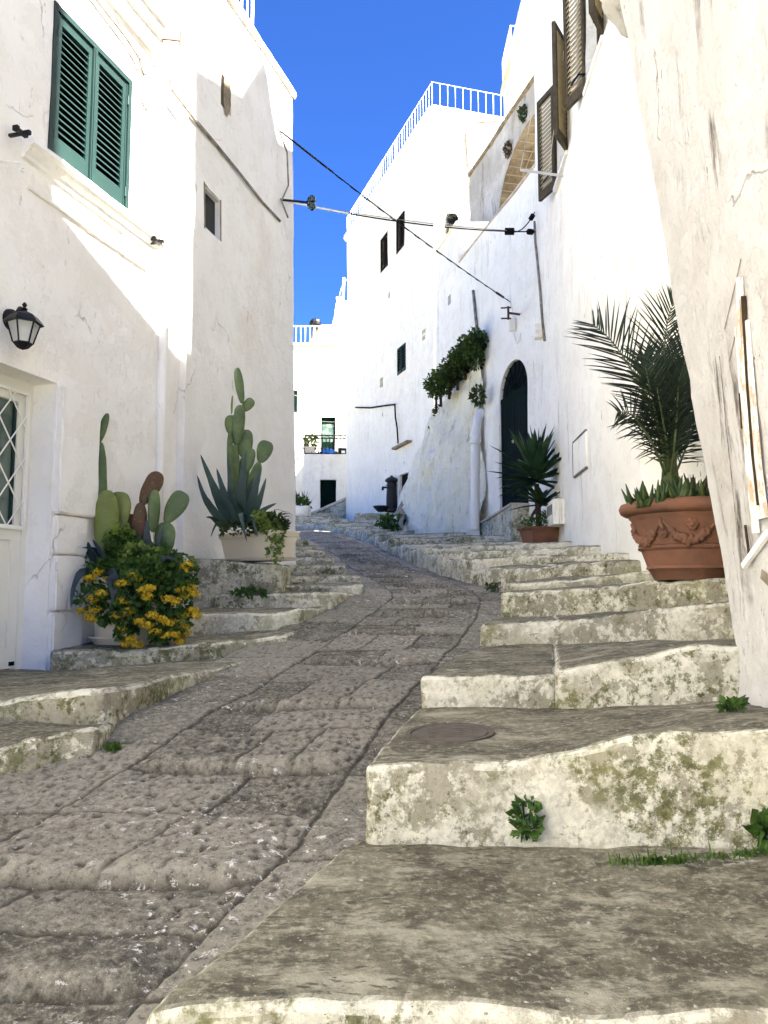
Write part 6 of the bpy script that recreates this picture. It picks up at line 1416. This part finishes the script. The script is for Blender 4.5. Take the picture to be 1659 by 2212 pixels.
for k in range(240):
    x, y = (rng.normal() * 10 + 362, rng.normal() * 5 + 1586) if False else (rng.normal() * 9 + 243, rng.normal() * 4 + 1617); g = rayhit(x, y)
    if g is None: continue
    v, f = blade(g, X_(rng.normal() * .6, rng.normal() * .6, 1), .02, .006, .5, .1, 3); n = len(V); V += v; Fq += [tuple(n + i for i in q) for q in f]
GR2 = mk('grass', V, Fq, M['grassm'], None); tag(GR2, 'small tuft of grass where the left kerb meets the road', 'grass', kind='stuff')

# loose chips of plaster and grit on the treads and the road
V = []; Fq = []
for k in range(520):
    x, y = rng.uniform(0, 1650), rng.uniform(1480, 2200); g = rayhit(x, y)
    if g is None or g[2] > -.2 or g[1] > 5.2: continue
    s_ = (.0012 + .0035 * rng.random() ** 4) * (1 + .2 * g[1]); n = len(V)
    for dx, dy, dz in ((-1, -1, 0), (1, -1, 0), (1, 1, 0), (-1, 1, 0), (-.5, -.6, 1), (.7, -.4, .8), (.5, .6, .9), (-.6, .5, 1)):
        V.append(g + X_(dx, dy, dz * .7) * s_ * (.6 + .6 * rng.random()))
    Fq += [(n, n + 3, n + 2, n + 1), (n + 4, n + 5, n + 6, n + 7), (n, n + 1, n + 5, n + 4), (n + 1, n + 2, n + 6, n + 5), (n + 2, n + 3, n + 7, n + 6), (n + 3, n, n + 4, n + 7)]
DB = mk('debris', V, Fq, flat('plaster_chips', (.42, .40, .34), .9, .1, 1, 60, c2=(.12, .10, .07)), None); tag(DB, 'scattered plaster chips and grit on the paving', 'debris', kind='stuff')
SKY = (.8, 0, 6.0, .0265, (.37, .63, 1.08)); EXPO = 3.62
# ---------------------------------------------------------------- camera, light
cam = bpy.data.cameras.new('camera'); co = bpy.data.objects.new('camera', cam); COL.objects.link(co)
co.location = (0, 0, 0); co.rotation_euler = (PI / 2 + PITCH, 0, 0)
cam.sensor_fit = 'VERTICAL'; cam.sensor_height = 24; cam.lens = F / 2212 * 24; cam.clip_end = 2000; cam.clip_start = .05
bpy.context.scene.camera = co
SUN_EL = math.radians(50); sx, sy = .84, -.543
sun = bpy.data.lights.new('sun', 'SUN'); so = bpy.data.objects.new('sun', sun); COL.objects.link(so)
sun.energy = 5.0; sun.angle = math.radians(.55); sun.color = (1, .95, .86)
dv = Vector((sx * math.cos(SUN_EL), sy * math.cos(SUN_EL), math.sin(SUN_EL)))
so.rotation_euler = (-dv).to_track_quat('-Z', 'Y').to_euler(); so.location = dv * 50
w = bpy.data.worlds.new('World'); bpy.context.scene.world = w; w.use_nodes = True; nt = w.node_tree
sky = nt.nodes.new('ShaderNodeTexSky'); sky.sky_type = 'NISHITA'; sky.sun_disc = False; sky.sun_elevation = SUN_EL
sky.sun_rotation = math.atan2(sx, sy); sky.air_density = SKY[0]; sky.dust_density = SKY[1]; sky.ozone_density = SKY[2]
hs = nt.nodes.new('ShaderNodeMix'); hs.data_type = 'RGBA'; hs.blend_type = 'MULTIPLY'; hs.inputs[0].default_value = 1; nt.links.new(sky.outputs[0], hs.inputs[6]); hs.inputs[7].default_value = (*SKY[4], 1)
nt.links.new(hs.outputs[2], nt.nodes['Background'].inputs[0]); nt.nodes['Background'].inputs[1].default_value = SKY[3]
sc = bpy.context.scene
sc.view_settings.view_transform = 'Standard'; sc.view_settings.look = 'None'; sc.view_settings.gamma = 1; sc.view_settings.exposure = EXPO
sc.cycles.max_bounces = 10; sc.cycles.diffuse_bounces = 7
try: sc.cycles.use_denoising = True
except Exception: pass
